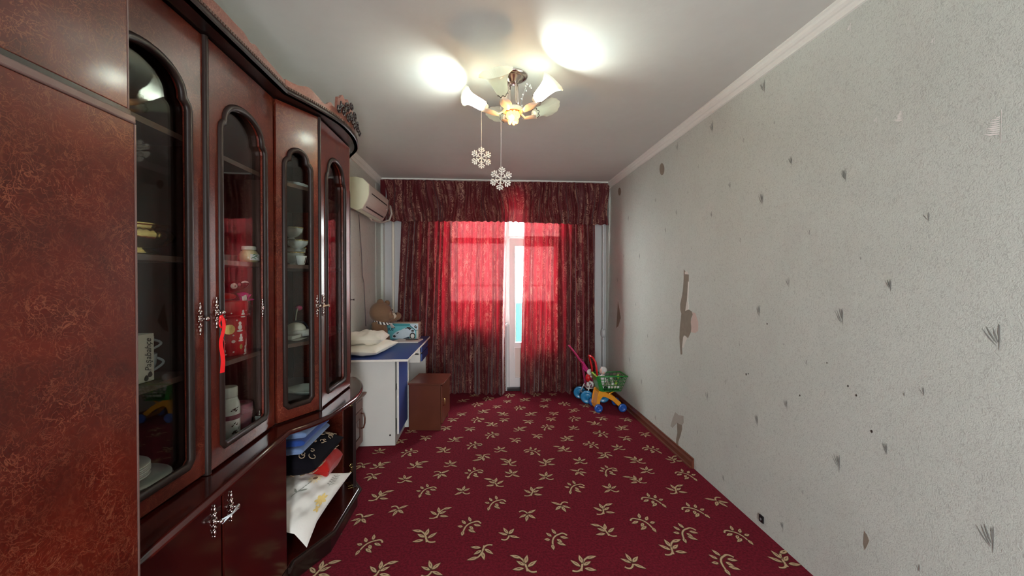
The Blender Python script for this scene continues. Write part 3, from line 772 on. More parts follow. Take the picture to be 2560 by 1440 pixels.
cl = thing('curtain', (-.4, 5.07, 0), 'left wine red damask curtain covering the window, lit from behind', 'curtain', None)
curtain('curtain_panel', 'curtain', (-1.00, .275), (-1.12, .275), 2.62, .014, 5.045, 15, .095, 3, 420, par=cl)
cr = thing('curtain', (.95, 5.07, 0), 'right wine red damask curtain beside the balcony door gap', 'curtain', None)
curtain('curtain_panel', 'curtain', (.515, 1.40), (.468, 1.46), 2.62, .014, 5.045, 12, .09, 8, 330, par=cr)
vl = thing('valance', (.16, 4.98, 2.4), 'gathered dark damask valance hanging across the top of the window wall', 'valance')
curtain('valance_panel', 'valance', (-1.225, 1.575), (-1.17, 1.585), 2.672, 2.165, 4.975, 34, .05, 5, 520, 10, .9, .5, 1.6, vl, .012)
MB().box(XL + .05, 5.02, 2.60, XR - .04, 5.026, 2.674).build('valance_rail', 'crown', vl)
MB().grid(lambda i, j: (-1.245 + .05 * i, 4.93 + .27 * i * 0 + .2 * j * 0 + i * .05, 2.66 - .5 * j), 6, 2).build('valance_return', 'valance', vl)

# ------------------------------------------------------------------ air conditioner
ac = thing('air_conditioner', (XL, 4.25, 2.25), 'yellowed split air conditioner on the left wall above the desk', 'air conditioner')
prof = [(-1.289, 2.17), (-1.289, 2.415), (-1.20, 2.425), (-1.14, 2.410), (-1.085, 2.355), (-1.088, 2.26), (-1.105, 2.205), (-1.15, 2.125), (-1.20, 2.108), (-1.25, 2.13)]
mb = MB(); mb.plate(prof, [], 3.87, 4.66, lambda s, z, d: (s, d, z)); body = mb.build('body', 'ac_side', ac, .004)
fp = [(-1.168, 2.416), (-1.14, 2.412), (-1.082, 2.357), (-1.085, 2.26), (-1.102, 2.203), (-1.148, 2.121), (-1.16, 2.119), (-1.12, 2.2), (-1.10, 2.35)]
mb = MB(); mb.plate(fp, [], 3.885, 4.645, lambda s, z, d: (s, d, z)); mb.build('front_panel', 'ac_front', ac, .003)
MB().cbox((-1.083, 4.27, 2.285), .004, .60, .010).build('intake_slot', 'black', ac)
mb = MB(); d1 = Vector((-.046, 0, -.082)).normalized(); ry = Matrix.Rotation(.51, 3, 'Y')
mb.cbox((-1.1305, 4.27, 2.155), .004, .66, .014, ry); mb.build('outlet_slot', 'black', ac)
MB().cbox((-1.112, 4.27, 2.187), .006, .70, .034, ry).build('louvre', 'ac_front', ac, .002)
MB().ball((-1.086, 4.57, 2.235), .004, .007, .007).build('indicator', 'white_pvc', ac)
pts = [(-1.20, 4.25, 2.13), (-1.22, 4.45, 2.10), (-1.18, 4.75, 2.12), (-1.12, 4.85, 2.16), (-1.10, 4.87, 2.24), (-1.12, 4.9, 2.34)]
MB().tube(pts, .012, 8).build('drain_hose', 'ac_front', ac)
pw = [(-1.277, 4.20, 2.12), (-1.279, 4.25, 1.9), (-1.279, 4.30, 1.7), (-1.279, 4.315, 1.5), (-1.279, 4.37, 1.42), (-1.279, 4.40, 1.2), (-1.275, 4.42, .95)]
tag(MB().tube(pw, .004, 6).build('power_cable', 'cable'), 'thin grey cable hanging down the left wall below the air conditioner', 'cable')
# small wall hook past the cabinet
h_ = thing('wall_hook', (XL, 3.95, 1.27), 'tiny black hook on the left wall beside the display cabinet', 'hook')
MB().lathe((XL + .001, 3.965, 1.26), [(.012, 0), (.012, .004), (.003, .006), (.003, .03), (.009, .032), (.009, .037)], 10, (1, 0, 0)).build('hook_peg', 'black', h_)

# ------------------------------------------------------------------ wall unit
ZL, ZT = .78, 2.285
SHZ = (1.14, 1.525, 1.92)


def fmap(a, b):
    L = math.hypot(b[0] - a[0], b[1] - a[1]); tx, ty = (b[0] - a[0]) / L, (b[1] - a[1]) / L
    return (lambda s, z, d: (a[0] + tx * s + ty * d, a[1] + ty * s - tx * d, z)), L


def arch(s0, s1, z0, zs, zp, n=16, sh=.024):
    c = (s0 + s1) / 2; hw = (s1 - s0) / 2 - sh; r = .018
    pts = [(s0 + r, z0), (s1 - r, z0), (s1, z0 + r)]
    pts += [(s1, zs - .028), (s1 - .004, zs - .012), (s1 - sh * .6, zs), (s1 - sh, zs + .004)]
    for i in range(1, n): a = PI * i / n; pts.append((c + hw * cos(a), zs + .008 + (zp - zs - .008) * sin(a) ** .9))
    pts += [(s0 + sh, zs + .004), (s0 + sh * .6, zs), (s0 + .004, zs - .012), (s0, zs - .028), (s0, z0 + r)]
    return pts


def bead_prof(wd=.013, h=.011):
    return [(wd * cos(a), -.004 + (h + .004) * max(0, sin(a)) ** .8 if sin(a) > 0 else -.004) for a in [PI * i / 7 for i in range(8)]]


def handle(fn, s, z, par, mat='chrome', knob=True, sc=.66):
    m = MB()
    for e in (1, -1):
        m.ball((s, z + e * .058 * sc, .004), .007 * sc, .018 * sc, .004, 8)
        m.ball((s - .008 * sc, z + e * .040 * sc, .004), .006 * sc, .008 * sc, .003, 8); m.ball((s + .008 * sc, z + e * .036 * sc, .004), .006 * sc, .008 * sc, .003, 8)
        m.ball((s, z + e * .028 * sc, .004), .005 * sc, .010 * sc, .004, 8)
        m.ball((s - .011 * sc, z + e * .012 * sc, .004), .005 * sc, .006 * sc, .003, 8); m.ball((s + .011 * sc, z + e * .012 * sc, .004), .005 * sc, .006 * sc, .003, 8)
        m.ball((s, z + e * .078 * sc, .003), .003 * sc, .009 * sc, .003, 6)
    m.tube([(s + .012 * sc * cos(a), z + .012 * sc * sin(a), .006) for a in [PI * i / 7 for i in range(14)]], .003, 6, closed=True)
    m.ball((s, z, .006), .008 * sc, .008 * sc, .006, 8)
    if knob:
        m.tube([(s, z, .004), (s, z, .022)], .004, 8); m.ball((s, z, .026), .009, .009, .007, 10)
    m.v = [fn(*p) for p in m.v]
    return m.build('handle', mat, par)


def up_door(cab, a, b, op, zp=2.115, hs=None, hz=1.32, z0=ZL + .008, zt=ZT - .006, zs=2.02):
    fn, L = fmap(a, b)
    outl = arch(op[0], op[1], .848, zs, zp)
    m = MB(); m.plate([(0, z0), (L, z0), (L, zt), (0, zt)], [outl], -.020, 0, fn)
    dr = m.build('door', 'burl', cab, .003)
    MB().sweep(outl, bead_prof(), fn, closed=True).build('bead_moulding', 'bead', dr)
    ins = [(op[0] - .012, .836), (op[1] + .012, .836), (op[1] + .012, zp + .012), (op[0] - .012, zp + .012)]
    MB().plate(ins, [], -.0245, -.0205, fn).build('glass_pane', 'glass', dr)
    if hs is not None: handle(fn, hs, hz, dr)
    return dr, fn


def strip(cab, x, y, z0, z1, wd=.011, n=(1, 0)):
    m = MB(); t = (-n[1], n[0])
    prof = [(wd * cos(PI * i / 8), .011 * sin(PI * i / 8)) for i in range(9)] + [(-wd, -.018), (wd, -.018)]
    vs = [(x + t[0] * a + n[0] * d, y + t[1] * a + n[1] * d, z) for z in (z0, z1) for a, d in prof]
    k = len(prof); m.add(vs, [(j, (j + 1) % k, k + (j + 1) % k, k + j) for j in range(k)] + [tuple(range(k)), tuple(range(2 * k - 1, k - 1, -1))], 0, False)
    return m.build('divider_strip', 'bead', cab)


dc = thing('display_cabinet', (-1.1, 1.44, 0), 'burl veneer display cabinet with two tall arched glass doors', 'cabinet')
MB().box(-1.288, .992, .12, -1.278, 1.895, ZT).build('back_panel', 'backboard', dc)
for y0, y1 in ((.990, 1.006), (1.432, 1.448), (1.886, 1.902)):
    MB().box(-1.277, y0, .781, -.975, y1, ZT).build('side_panel', 'inside', dc)
    MB().box(-1.277, y0, .12, -.924, y1, .755).build('side_panel', 'inside', dc)
MB().box(-1.277, .99, ZT - .016, -.972, 1.902, ZT).build('top_board', 'inside', dc)
MB().box(-1.277, 1.008, .781, -.975, 1.885, .797).build('bottom_board', 'inside', dc)
for z in SHZ:
    for y0, y1 in ((1.007, 1.431), (1.449, 1.885)):
        m = MB().box(-1.277, y0, z - .018, -.982, y1, z); s_ = m.build('shelf', 'inside', dc)
        MB().box(-.9825, y0, z - .018, -.980, y1, z).build('shelf_edge', 'shelf', s_)
A1, B1 = (-.95, .992), (-.95, 1.431)
A2, B2 = (-.942, 1.447), (-.957, 1.900)
d1, f1 = up_door(dc, A1, B1, (.058, .372), hs=.413)
d2, f2 = up_door(dc, A2, B2, (.060, .376), hs=.030, hz=1.335)
handle(f2, .34, 1.33, d2, sc=.45, knob=False)
strip(dc, -.949, 1.439, ZL + .002, ZT - .005)
for a, b, hs in (((-.90, .992), (-.90, 1.433), .40), ((-.90, 1.445), (-.90, 1.886), .035)):
    fn, L = fmap(a, b)
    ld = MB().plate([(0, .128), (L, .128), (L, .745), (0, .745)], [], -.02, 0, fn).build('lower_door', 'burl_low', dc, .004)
    handle(fn, hs, .645, ld)
MB().box(-1.28, .992, .003, -.905, 1.90, .119).build('plinth', 'dark_wood', dc)
m = MB()
for s_ in (1, -1):
    m.tube([(-.872, 1.390, .645 + s_ * .006), (-.866, 1.435, .645), (-.872, 1.482, .645 - s_ * .006)], .0028, 6)
tag(m.build('tie', 'porcelain_blue'), 'pale tie crossed between the two lower cabinet handles', 'tie')

# bay section
bc = thing('corner_display_cabinet', (-1.1, 2.34, 0), 'bow fronted burl cabinet with narrow arched glass doors beside the desk', 'cabinet')
MB().box(-1.288, 1.905, .12, -1.280, 2.80, .76).build('back_panel', 'backboard', bc)
MB().box(-1.288, 1.905, ZL, -1.280, 2.80, ZT).build('mirror_back', 'mirror', bc)
poly = [(-1.279, 1.904), (-.975, 1.904), (-.868, 2.105), (-.868, 2.575), (-.975, 2.78), (-1.279, 2.78)]
MB().prism(poly, ZT - .016, ZT).build('top_board', 'inside', bc)
MB().prism(poly, ZL + .001, ZL + .016).build('bottom_board', 'inside', bc)
MB().box(-1.279, 2.782, .12, -.96, 2.798, ZT).build('side_panel', 'burl', bc)
ps = [(-1.278, 1.906), (-.985, 1.906), (-.895, 2.105), (-.895, 2.575), (-.985, 2.78), (-1.278, 2.78)]
for z in SHZ:
    s_ = MB().prism(ps, z - .018, z - .001).build('shelf', 'inside', bc)
    MB().plate([(0, z - .018), (.223, z - .018), (.223, z), (0, z)], [], 0, .003, fmap((-.985, 1.906), (-.895, 2.105))[0]).build('shelf_edge', 'shelf', s_)
P3, P4, P5, P6 = (-.950, 1.908), (-.840, 2.112), (-.840, 2.575), (-.950, 2.78)
d3, f3 = up_door(bc, P3, P4, (.040, .184), 2.075, hs=None)
d4, f4 = up_door(bc, (-.840, 2.122), P5, (.078, .362), 2.125, hs=None)
up_door(bc, (P5[0], P5[1] + .004), P6, (.04, .184), 2.075)
handle(f3, .213, 1.318, d3); handle(f4, .030, 1.318, d4)
strip(bc, -.842, 2.115, ZL + .002, ZT - .005, .009, (.97, -.24))
m = MB(); m.tube([(-.815, 2.095, 1.322), (-.80, 2.12, 1.318), (-.806, 2.150, 1.320)], .003, 6); m.tube([(-.815, 2.095, 1.314), (-.80, 2.12, 1.322), (-.806, 2.150, 1.312)], .003, 6)
tag(m.build('tie', 'gold_thread'), 'twisted tie joining the handles of the two narrow glass doors', 'tie')
# plinth and lower niche
pl = [(-1.28, 1.902), (-.908, 1.902), (-.911, 1.955), (-.800, 2.176), (-.797, 2.610), (-.922, 2.80), (-1.28, 2.80)]
MB().prism([(p[0] - .012 if p[0] > -1.2 else p[0], p[1]) for p in pl], .004, .095).build('plinth', 'dark_wood', bc, .004)
MB().prism(pl, .098, .118).build('plinth_top', 'burl_low', bc, .006, 3)
fe = [(0, .006), (.010, .006), (.014, .0), (.014, -.012), (.008, -.022), (0, -.022)]
MB().sweep([(-.905, 1.905), (-.911, 1.955), (-.800, 2.176), (-.797, 2.610), (-.922, 2.80)], fe, lambda a, b, d: (a, b, .112 + d), smooth=False).build('plinth_moulding', 'bead', bc)
MB().box(-1.278, 1.904, .119, -.925, 1.912, .754).build('side_panel', 'inside', bc)
rp = MB().plate([(0, .119), (.218, .119), (.218, .754), (0, .754)], [], -.018, 0, fmap((-.82, 2.62), (-.93, 2.79))[0]).build('end_panel', 'dark_wood', bc, .002)
fe_, _ = fmap((-.82, 2.62), (-.93, 2.79))
for z in (.66, .23):
    m = MB()
    for q in (-.024, 0, .024): m.ball((.05 + q * .6, z + abs(q) * .4, -.022), .010, .012, .005, 8); m.ball((.05, z + q, -.022), .007, .008, .006, 8)
    m.tube([(.03, z, -.022), (.075, z, -.026)], .005, 6)
    m.v = [fe_(*p) for p in m.v]; m.build('hinge', 'brass', rp)
m = MB().cbox((.06, .125, -.03), .06, .004, .025); m.v = [fe_(*p) for p in m.v]; m.build('hinge_plate', 'brass', rp)


def smooth(pts, n=6):
    out = []
    for i in range(len(pts) - 1):
        p0 = pts[max(0, i - 1)]; p1 = pts[i]; p2 = pts[i + 1]; p3 = pts[min(len(pts) - 1, i + 2)]
        for k in range(n):
            t = k / n
            out.append(tuple(.5 * ((2 * p1[j]) + (-p0[j] + p2[j]) * t + (2 * p0[j] - 5 * p1[j] + 4 * p2[j] - p3[j]) * t * t + (-p0[j] + 3 * p1[j] - 3 * p2[j] + p3[j]) * t ** 3) for j in (0, 1)))
    out.append(pts[-1]); return out


# worktop shared by both sections
wt = thing('worktop', (-1.05, 1.9, .755), 'continuous glossy burl ledge between the upper and lower cabinets', 'worktop')
bay = smooth([(-.867, 1.845), (-.79, 1.968), (-.755, 2.10), (-.735, 2.337), (-.755, 2.53), (-.80, 2.68), (-.86, 2.80)])
front = [(-.825, .992)] + bay + [(-.90, 2.84)]
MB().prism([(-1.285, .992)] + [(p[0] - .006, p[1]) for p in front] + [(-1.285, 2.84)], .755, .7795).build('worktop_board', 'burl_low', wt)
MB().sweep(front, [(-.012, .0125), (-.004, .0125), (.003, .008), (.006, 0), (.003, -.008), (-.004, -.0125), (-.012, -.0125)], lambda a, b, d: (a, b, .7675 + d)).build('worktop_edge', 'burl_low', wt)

# cornice
co = thing('cornice', (-1.0, 1.9, ZT), 'dark cornice with wavy burl crest board along the cabinet top', 'cornice')
cb = smooth([(-.881, 1.868), (-.819, 2.021), (-.768, 2.192), (-.757, 2.34), (-.770, 2.49), (-.815, 2.65), (-.885, 2.77)])
cf = [(-.872, .992)] + cb + [(-.92, 2.83)]
MB().prism([(-1.285, .992)] + cf + [(-1.285, 2.83)], ZT + .001, ZT + .018).build('soffit_board', 'dark_wood', co)
MB().sweep(cf, [(-.02, 0), (.0, 0), (.004, .006), (.004, .014), (.0, .022), (-.02, .022)], lambda a, b, d: (a, b, ZT + .001 + d), smooth=False).build('cornice_moulding', 'bead', co)
m = MB()


def along(path):
    acc = [0]
    for a, b in zip(path, path[1:]): acc.append(acc[-1] + math.hypot(b[0] - a[0], b[1] - a[1]))
    def at(s):
        for i in range(len(path) - 1):
            if s <= acc[i + 1] or i == len(path) - 2:
                t = (s - acc[i]) / (acc[i + 1] - acc[i]); p = [path[i][j] + (path[i + 1][j] - path[i][j]) * t for j in (0, 1)]
                L = acc[i + 1] - acc[i]; return p, ((path[i + 1][0] - path[i][0]) / L, (path[i + 1][1] - path[i][1]) / L)
    return at, acc[-1]


at, L = along(cf); s = .01
while s < L - .02:
    p, t = at(s)
    q = [(p[0] - t[1] * .0 + t[0] * a + t[1] * b, p[1] + t[1] * a - t[0] * b) for a, b in ((0, -.008), (.0075, -.008), (.0075, .002), (0, .002))]
    m.prism(q, ZT + .024, ZT + .034); s += .0135
m.sweep(cf, [(-.02, 0), (-.006, 0), (-.006, .016), (-.02, .016)], lambda a, b, d: (a, b, ZT + .022 + d), smooth=False, mi=1)
q = m.build('dentil', ['shelf', 'dark_wood'], co); q['kind'] = 'stuff'


def crest(path, hf, mat, name):
    at, L = along(path); n = 90; m = MB(); vs = []
    for i in range(n + 1):
        s = L * i / n; p, t = at(s); z1 = hf(s / L)
        for off, z in ((-.008, ZT + .036), (-.008, z1), (-.022, z1), (-.022, ZT + .036)): vs.append((p[0] + t[1] * off, p[1] - t[0] * off, z))
    m.add(vs, [(4 * i + j, 4 * i + (j + 1) % 4, 4 * i + 4 + (j + 1) % 4, 4 * i + 4 + j) for i in range(n) for j in range(4)] + [(0, 1, 2, 3), (4 * n + 3, 4 * n + 2, 4 * n + 1, 4 * n)])
    return m.build(name, mat, co)


def flat_h(t):
    y = .99 + t * .88; b = 2.352 + .016 * math.exp(-((y - 1.43) / .16) ** 2)
    b += .010 * math.exp(-((y - 1.635) / .035) ** 2) + .006 * math.exp(-((y - 1.55) / .03) ** 2) - .008 * math.exp(-((y - 1.60) / .02) ** 2)
    return b - .010 * max(0, (y - 1.75) / .12)


def bay_h(t):
    tt = abs(t - .5) * 2
    b = 2.352 + .022 * math.exp(-((tt - .72) / .10) ** 2) - .012 * math.exp(-((tt - .50) / .06) ** 2) + .018 * math.exp(-((tt - .40) / .05) ** 2)
    if tt < .27: b = 2.455 - .35 * tt ** 2 + .012 * cos(tt * 40)
    return b


crest([cf[0], cb[0]], flat_h, 'burl_light', 'crest_board')
crest(cb, bay_h, 'burl_light', 'crest_board')
# carved scrolls on the bay crest
m = MB(); cpt = R.getstate()


def scroll(y, z, r, turns, sg, x=-.742, th=.006):
    pts = []
    for i in range(22):
        t = i / 21; a = sg * turns * 2 * PI * t + (0 if sg > 0 else PI); rr = r * (1 - .85 * t); pts.append((x + .02 * (1 - abs(y - 2.34) * 3) * 0 + .006 * t, y + rr * cos(a), z + rr * sin(a)))
    m.tube(pts, lambda t: th * (1 - .4 * t), 6)
    m.ball(pts[-1], th * 1.5, n=8)


for y, z, r, tn, sg in ((2.17, 2.345, .024, 1.4, 1), (2.225, 2.36, .032, 1.5, -1), (2.29, 2.345, .026, 1.4, 1), (2.28, 2.40, .028, 1.5, -1), (2.34, 2.43, .026, 1.3, 1), (2.34, 2.365, .030, 1.5, -1),
                        (2.395, 2.345, .026, 1.4, -1), (2.40, 2.40, .028, 1.5, 1), (2.455, 2.36, .032, 1.5, 1), (2.51, 2.345, .024, 1.4, -1)):
    scroll(y, z, r, tn, sg, x=-.752 - .35 * (y - 2.34) ** 2 + .0)
for y in (2.20, 2.26, 2.34, 2.42, 2.48):
    m.ball((-.752 - .35 * (y - 2.34) ** 2, y, 2.385), .006, .012, .022, 8)
m.build('carving', 'dark_wood', co)

# wardrobe in the foreground
wd = thing('wardrobe', (-1.04, .2, 0), 'tall red-brown burl wardrobe at the left edge of the picture', 'wardrobe')
MB().box(-1.285, -.70, .08, -.825, .984, 2.42).build('carcass', 'inside', wd)
MB().box(-1.28, -.68, .004, -.86, .975, .079).build('plinth', 'dark_wood', wd)
for y0, y1 in ((.14, .982), (-.70, .136)):
    ld = MB().box(-.823, y0, .085, -.802, y1, 1.808).build('lower_door', 'burl', wd, .002)
    MB().box(-.8215, y0 - .0, 1.8085, -.799, y1 + .002, 1.826).build('door_trim', 'edge_trim', ld, .003)
    MB().box(-.8215, y1 - .000, .085, -.8005, y1 + .003, 1.808).build('door_trim', 'edge_trim', ld)
    ud = MB().box(-.830, y0, 1.842, -.812, y1 - .004, 2.41).build('upper_door', 'burl', wd, .002)
    MB().box(-.8295, y1 - .004, 1.842, -.811, y1 - .0015, 2.41).build('door_trim', 'edge_trim', ud)
MB().box(-.8245, -.70, 1.8265, -.812, .984, 1.8415).build('groove', 'dark_wood', wd)
fw, _ = fmap((-.802, .14), (-.802, .98)); handle(fw, .045, 1.05, wd)
mb = MB(); mb.poly([(-.8015, .862, .60), (-.8015, .871, .60), (-.8015, .884, .665), (-.8015, .879, .667)]); q = mb.build('scratch', 'shelf', wd)

# ------------------------------------------------------------------ things in the cabinets


def lathe_thing(name, loc, prof, mat, label, cat, group=None, n=28, mod=None):
    o = MB().lathe((0, 0, 0), prof, n, mod=mod).build(name, mat); o.location = loc
    return tag(o, label, cat, group)


def dup(o, loc, label=None, group=None, par=None):
    c = o.copy(); C.objects.link(c); c.location = loc
    if label: c['label'] = label
    if group: c['group'] = group
    for ch in o.children:
        d = ch.copy(); C.objects.link(d); d.parent = c
    return c


# gold bowl
gb = thing('gold_bowl', (-1.12, 1.35, SHZ[1] + .001), 'gilded ribbed bowl on the second shelf of the left glass cabinet', 'bowl')
lob = lambda a, j: 1 + .06 * abs(cos(a * 19)) if 2 < j < 9 else 1
MB().lathe((-1.12, 1.35, SHZ[1] + .001), [(.045, 0), (.07, .004), (.072, .012), (.05, .024), (.085, .036), (.104, .052), (.108, .066), (.098, .082), (.088, .088), (.096, .096), (.10, .101), (.092, .099), (.085, .085), (.09, .06), (.04, .03), (.001, .028)], 88, mod=lob).build('bowl_body', 'gold', gb)
# card box
bx = thing('gift_box', (-1.09, 1.24, SHZ[0] + .001), 'cream card box with vertical brown script beside white cups', 'box')
z0 = SHZ[0] + .001
MB().box(-1.14, 1.16, z0, -1.02, 1.312, z0 + .145).build('carton', 'card', bx, .0015)
text('lettering', 'Paşabahçe', .036, lambda a, b: (-1.0195, 1.300 - b * .9, z0 + .030 + a * .66), 'ink', bx, shear=.35, thick=.0004)
mb = MB()
for c_, r_ in (((1.282, .012), .2), ((1.296, .021), -.6)):
    mb.poly([(-1.0193, c_[0] + .008 * cos(a) * (1 - .3 * sin(a)), z0 + c_[1] + .009 * sin(a)) for a in [2 * PI * i / 12 for i in range(12)]])
mb.build('leaf_logo', 'ink', bx)


def cup(name, loc, rot, label, r=.040, h=.062, mat='porcelain_blue', group=None, tilt=0):
    o = thing(name, loc, label, 'cup', group)
    MB().lathe((0, 0, 0), [(.5 * r, 0), (.55 * r, .003), (.8 * r, .012), (r, h * .55), (1.05 * r, h), (.98 * r, h), (.92 * r, h * .55), (.6 * r, .012), (.001, .010)], 24).build('cup_body', mat).parent = o
    MB().tube([(r * .95 + .030 * sin(PI * t) * 1.0, 0, h * .80 - h * .62 * t) for t in [i / 10 for i in range(11)]], .0042, 8).build('cup_handle', mat).parent = o
    o.rotation_euler = (tilt, 0, rot); return o


cup('teacup', (-1.10, 1.355, z0), PI / 2 - .35, 'lower white teacup with its handle to the right, behind the cream box', .043, .07)
cup('teacup', (-1.10, 1.352, z0 + .0715), PI / 2 - .35, 'upper white teacup stacked on another behind the cream box', .038, .055)
# plates
zb = .799
PL = [(.55, 0), (.62, .002), (.95, .010), (1.0, .013), (.98, .015), (.62, .006), (.001, .005)]


ORD = ['lowest', 'second from the bottom', 'third from the bottom', 'fourth from the bottom', 'fifth from the bottom', 'sixth from the bottom', 'seventh from the bottom']


def plates(name, x, y, r, n, dz, zb, label, group, mat='porcelain'):
    first = None
    for i in range(n):
        if first is None:
            first = MB().lathe((0, 0, 0), [(a * r, b * (r / .10) ** .3) for a, b in PL], 36).build(name, mat); first.location = (x, y, zb); tag(first, label + ', ' + ORD[0], 'plate', group)
        else: dup(first, (x + R.uniform(-.002, .002), y + R.uniform(-.002, .002), zb + i * dz), label + ', ' + ('topmost' if i == n - 1 else ORD[i]))


plates('dinner_plate', -1.085, 1.275, .118, 7, .0055, zb, 'white dinner plate in the low front stack', 'dinner plates in the low stack')
plates('side_plate', -1.10, 1.245, .095, 6, .0065, zb + .050, 'white side plate stacked above the dinner plates', 'side plates in the middle stack')
bowl0 = None
for i in range(7):
    if bowl0 is None:
        bowl0 = MB().lathe((0, 0, 0), [(.03, 0), (.034, .003), (.056, .020), (.070, .036), (.067, .037), (.052, .021), (.001, .006)], 32).build('soup_bowl', 'porcelain')
        bowl0.location = (-1.215, 1.335, zb); tag(bowl0, 'white soup bowl in the tall rear stack, lowest', 'bowl', 'soup bowls in the tall stack')
    else: dup(bowl0, (-1.215, 1.335, zb + i * .0135), 'white soup bowl in the tall rear stack, ' + ('topmost' if i == 6 else ORD[i]))
# second door: small glasses, jar
zs = SHZ[1] + .001
gl0 = None
for i, (x, y) in enumerate(((-1.10, 1.745), (-1.10, 1.795), (-1.10, 1.84))):
    if gl0 is None:
        gl0 = MB().lathe((0, 0, 0), [(.013, 0), (.014, .002), (.017, .030), (.0178, .032), (.0155, .030), (.011, .004), (.001, .003)], 18).build('shot_glass', 'crystal'); gl0.location = (x, y, zs)
        tag(gl0, 'leftmost small clear glass left of the honey jar', 'glass', 'small glasses beside the honey jar')
    else: dup(gl0, (x, y, zs), ['middle small clear glass of the three left of the honey jar', 'small clear glass right next to the honey jar'][i - 1])
jr = thing('honey_jar', (-1.06, 1.862, zs), 'cream round jar with a green label on the upper glass cabinet shelf', 'jar')
JX, JY = -1.03, 1.835
jr.location = (JX, JY, zs)
MB().lathe((JX, JY, zs), [(.024, 0), (.034, .004), (.039, .018), (.038, .035), (.030, .050), (.024, .055)], 28).build('jar_body', 'jar_cream', jr)
MB().lathe((JX, JY, zs + .0555), [(.027, 0), (.028, .002), (.028, .014), (.026, .016)], 28).build('lid', 'card', jr)
mb = MB(); mb.grid(lambda i, j: (JX + .0396 * cos(-.95 + i * 1.3), JY + .0396 * sin(-.95 + i * 1.3), zs + .010 + .026 * j), 10, 2); mb.build('jar_label', 'white_pl', jr)
mb = MB()
for k, (a0, z_, ln) in enumerate(((-.85, .016, .5), (-.6, .022, .6), (-.4, .028, .4), (-.7, .030, .4))):
    mb.grid(lambda i, j: (JX + .0402 * cos(a0 + i * ln), JY + .0402 * sin(a0 + i * ln), zs + z_ + .003 * j + .004 * sin(i * 4)), 8, 1)
mb.build('label_print', 'green_print', jr)
# items on the first shelf of door two
zs = SHZ[0] + .001
tn = thing('gift_tin', (-1.09, 1.70, zs), 'round red festive tin with pale snowman and gold bauble prints', 'tin')
TX, TY, TR = -1.095, 1.735, .096
MB().lathe((TX, TY, zs), [(TR - .004, 0), (TR, .003), (TR, .165), (TR - .003, .167)], 48).build('tin_body', 'tin_red', tn)
MB().lathe((TX, TY, zs + .16), [(TR + .002, 0), (TR + .006, .002), (TR + .006, .058), (TR + .003, .062), (.001, .063)], 48).build('lid', 'tin_red', tn)


def decal_cyl(mb, a, z, shapes, mi, r):
    for da, dz_, rx, rz in shapes:
        pts = []
        for i in range(12):
            t = 2 * PI * i / 12; aa = a + (da + rx * cos(t)) / r; pts.append((TX + r * cos(aa), TY + r * sin(aa), z + dz_ + rz * sin(t)))
        mb.add(pts + [(TX + (r) * cos(a + da / r), TY + (r) * sin(a + da / r), z + dz_)], [(12, i, (i + 1) % 12) for i in range(12)], mi)


mb = MB()
snow = [(0, 0, .011, .010), (0, .016, .0075, .0075), (.0, -.014, .016, .004)]
hut = [(0, 0, .010, .008), (0, .012, .006, .006), (0, -.010, .014, .003)]
for k, (a, z, sh, mi) in enumerate([(-1.15, .165, snow, 0), (-.35, .168, hut, 0), (.05, .172, [(0, 0, .008, .012)], 1), (-.9, .110, [(0, 0, .022, .020)], 1), (-.45, .115, snow, 0), (.0, .105, [(0, 0, .010, .014)], 1),
                                    (-1.2, .070, snow, 0), (-.75, .060, [(0, 0, .008, .006)], 0), (-.4, .070, hut, 0), (-1.15, .025, snow, 0), (-.4, .035, [(0, 0, .008, .010)], 1), (.0, .045, hut, 0), (-.75, .085, [(0, 0, .004, .003)], 0),
                                    (-.1, .015, snow, 0), (-.6, .145, [(0, 0, .004, .003)], 0), (-.85, .175, [(0, 0, .003, .003)], 0), (-.15, .182, [(0, 0, .003, .003)], 0), (-.75, .018, [(0, 0, .004, .003)], 0)]):
    decal_cyl(mb, a + .25, zs + z, sh, mi, TR + (.0072 if z > .145 else .0012))
mb.build('tin_print', ['porcelain', 'gold'], tn)
mb = MB(); mb.tube([(TX + (TR + .008) * cos(a), TY + (TR + .008) * sin(a), zs + .163) for a in [2 * PI * i / 40 for i in range(40)]], .003, 6, closed=True); mb.build('tin_rim', 'tin_red', tn)
zt = zs + .16 + .0635
hp = tag(MB().ball((TX + .005, TY - .02, zt + .017), .068, .068, .018, 20).build('felt_pouch', 'red_cloth'), 'flat red felt pouch lying on the festive tin', 'pouch')
bb = thing('patterned_case', (TX, TY + .03, zt + .036), 'black case with white blossom print on top of the red tin', 'case')
rz = Matrix.Rotation(-.25, 3, 'Z') @ Matrix.Rotation(.18, 3, 'X')
mb = MB(); mb.ball((TX + .03, TY + .035, zt + .056), .035, .085, .022, 18, rot=rz); mb.build('case_body', 'black_cloth', bb)
mb = MB()
for sy, szz, ry_, rz_, mi in ((.045, .006, .024, .012, 0), (-.035, .006, .018, .010, 0), (.045, .006, .006, .005, 1), (.062, .003, .004, .004, 1), (.03, .0, .004, .004, 1), (-.01, .010, .006, .006, 2), (-.035, .006, .005, .004, 1)):
    mb.ball((TX + .0665 + .0012 * mi - abs(sy) * .16, TY + .035 + sy, zt + .058 + szz + sy * .1), .005, ry_ * 1.35, rz_ * 1.25, 12, mi)
mb.build('case_print', ['porcelain', 'ink', 'mauve'], bb)
nb = thing('net_ruffle', (-1.06, 1.80, zt), 'bright magenta net ruffle at the right rim of the red tin', 'ornament')
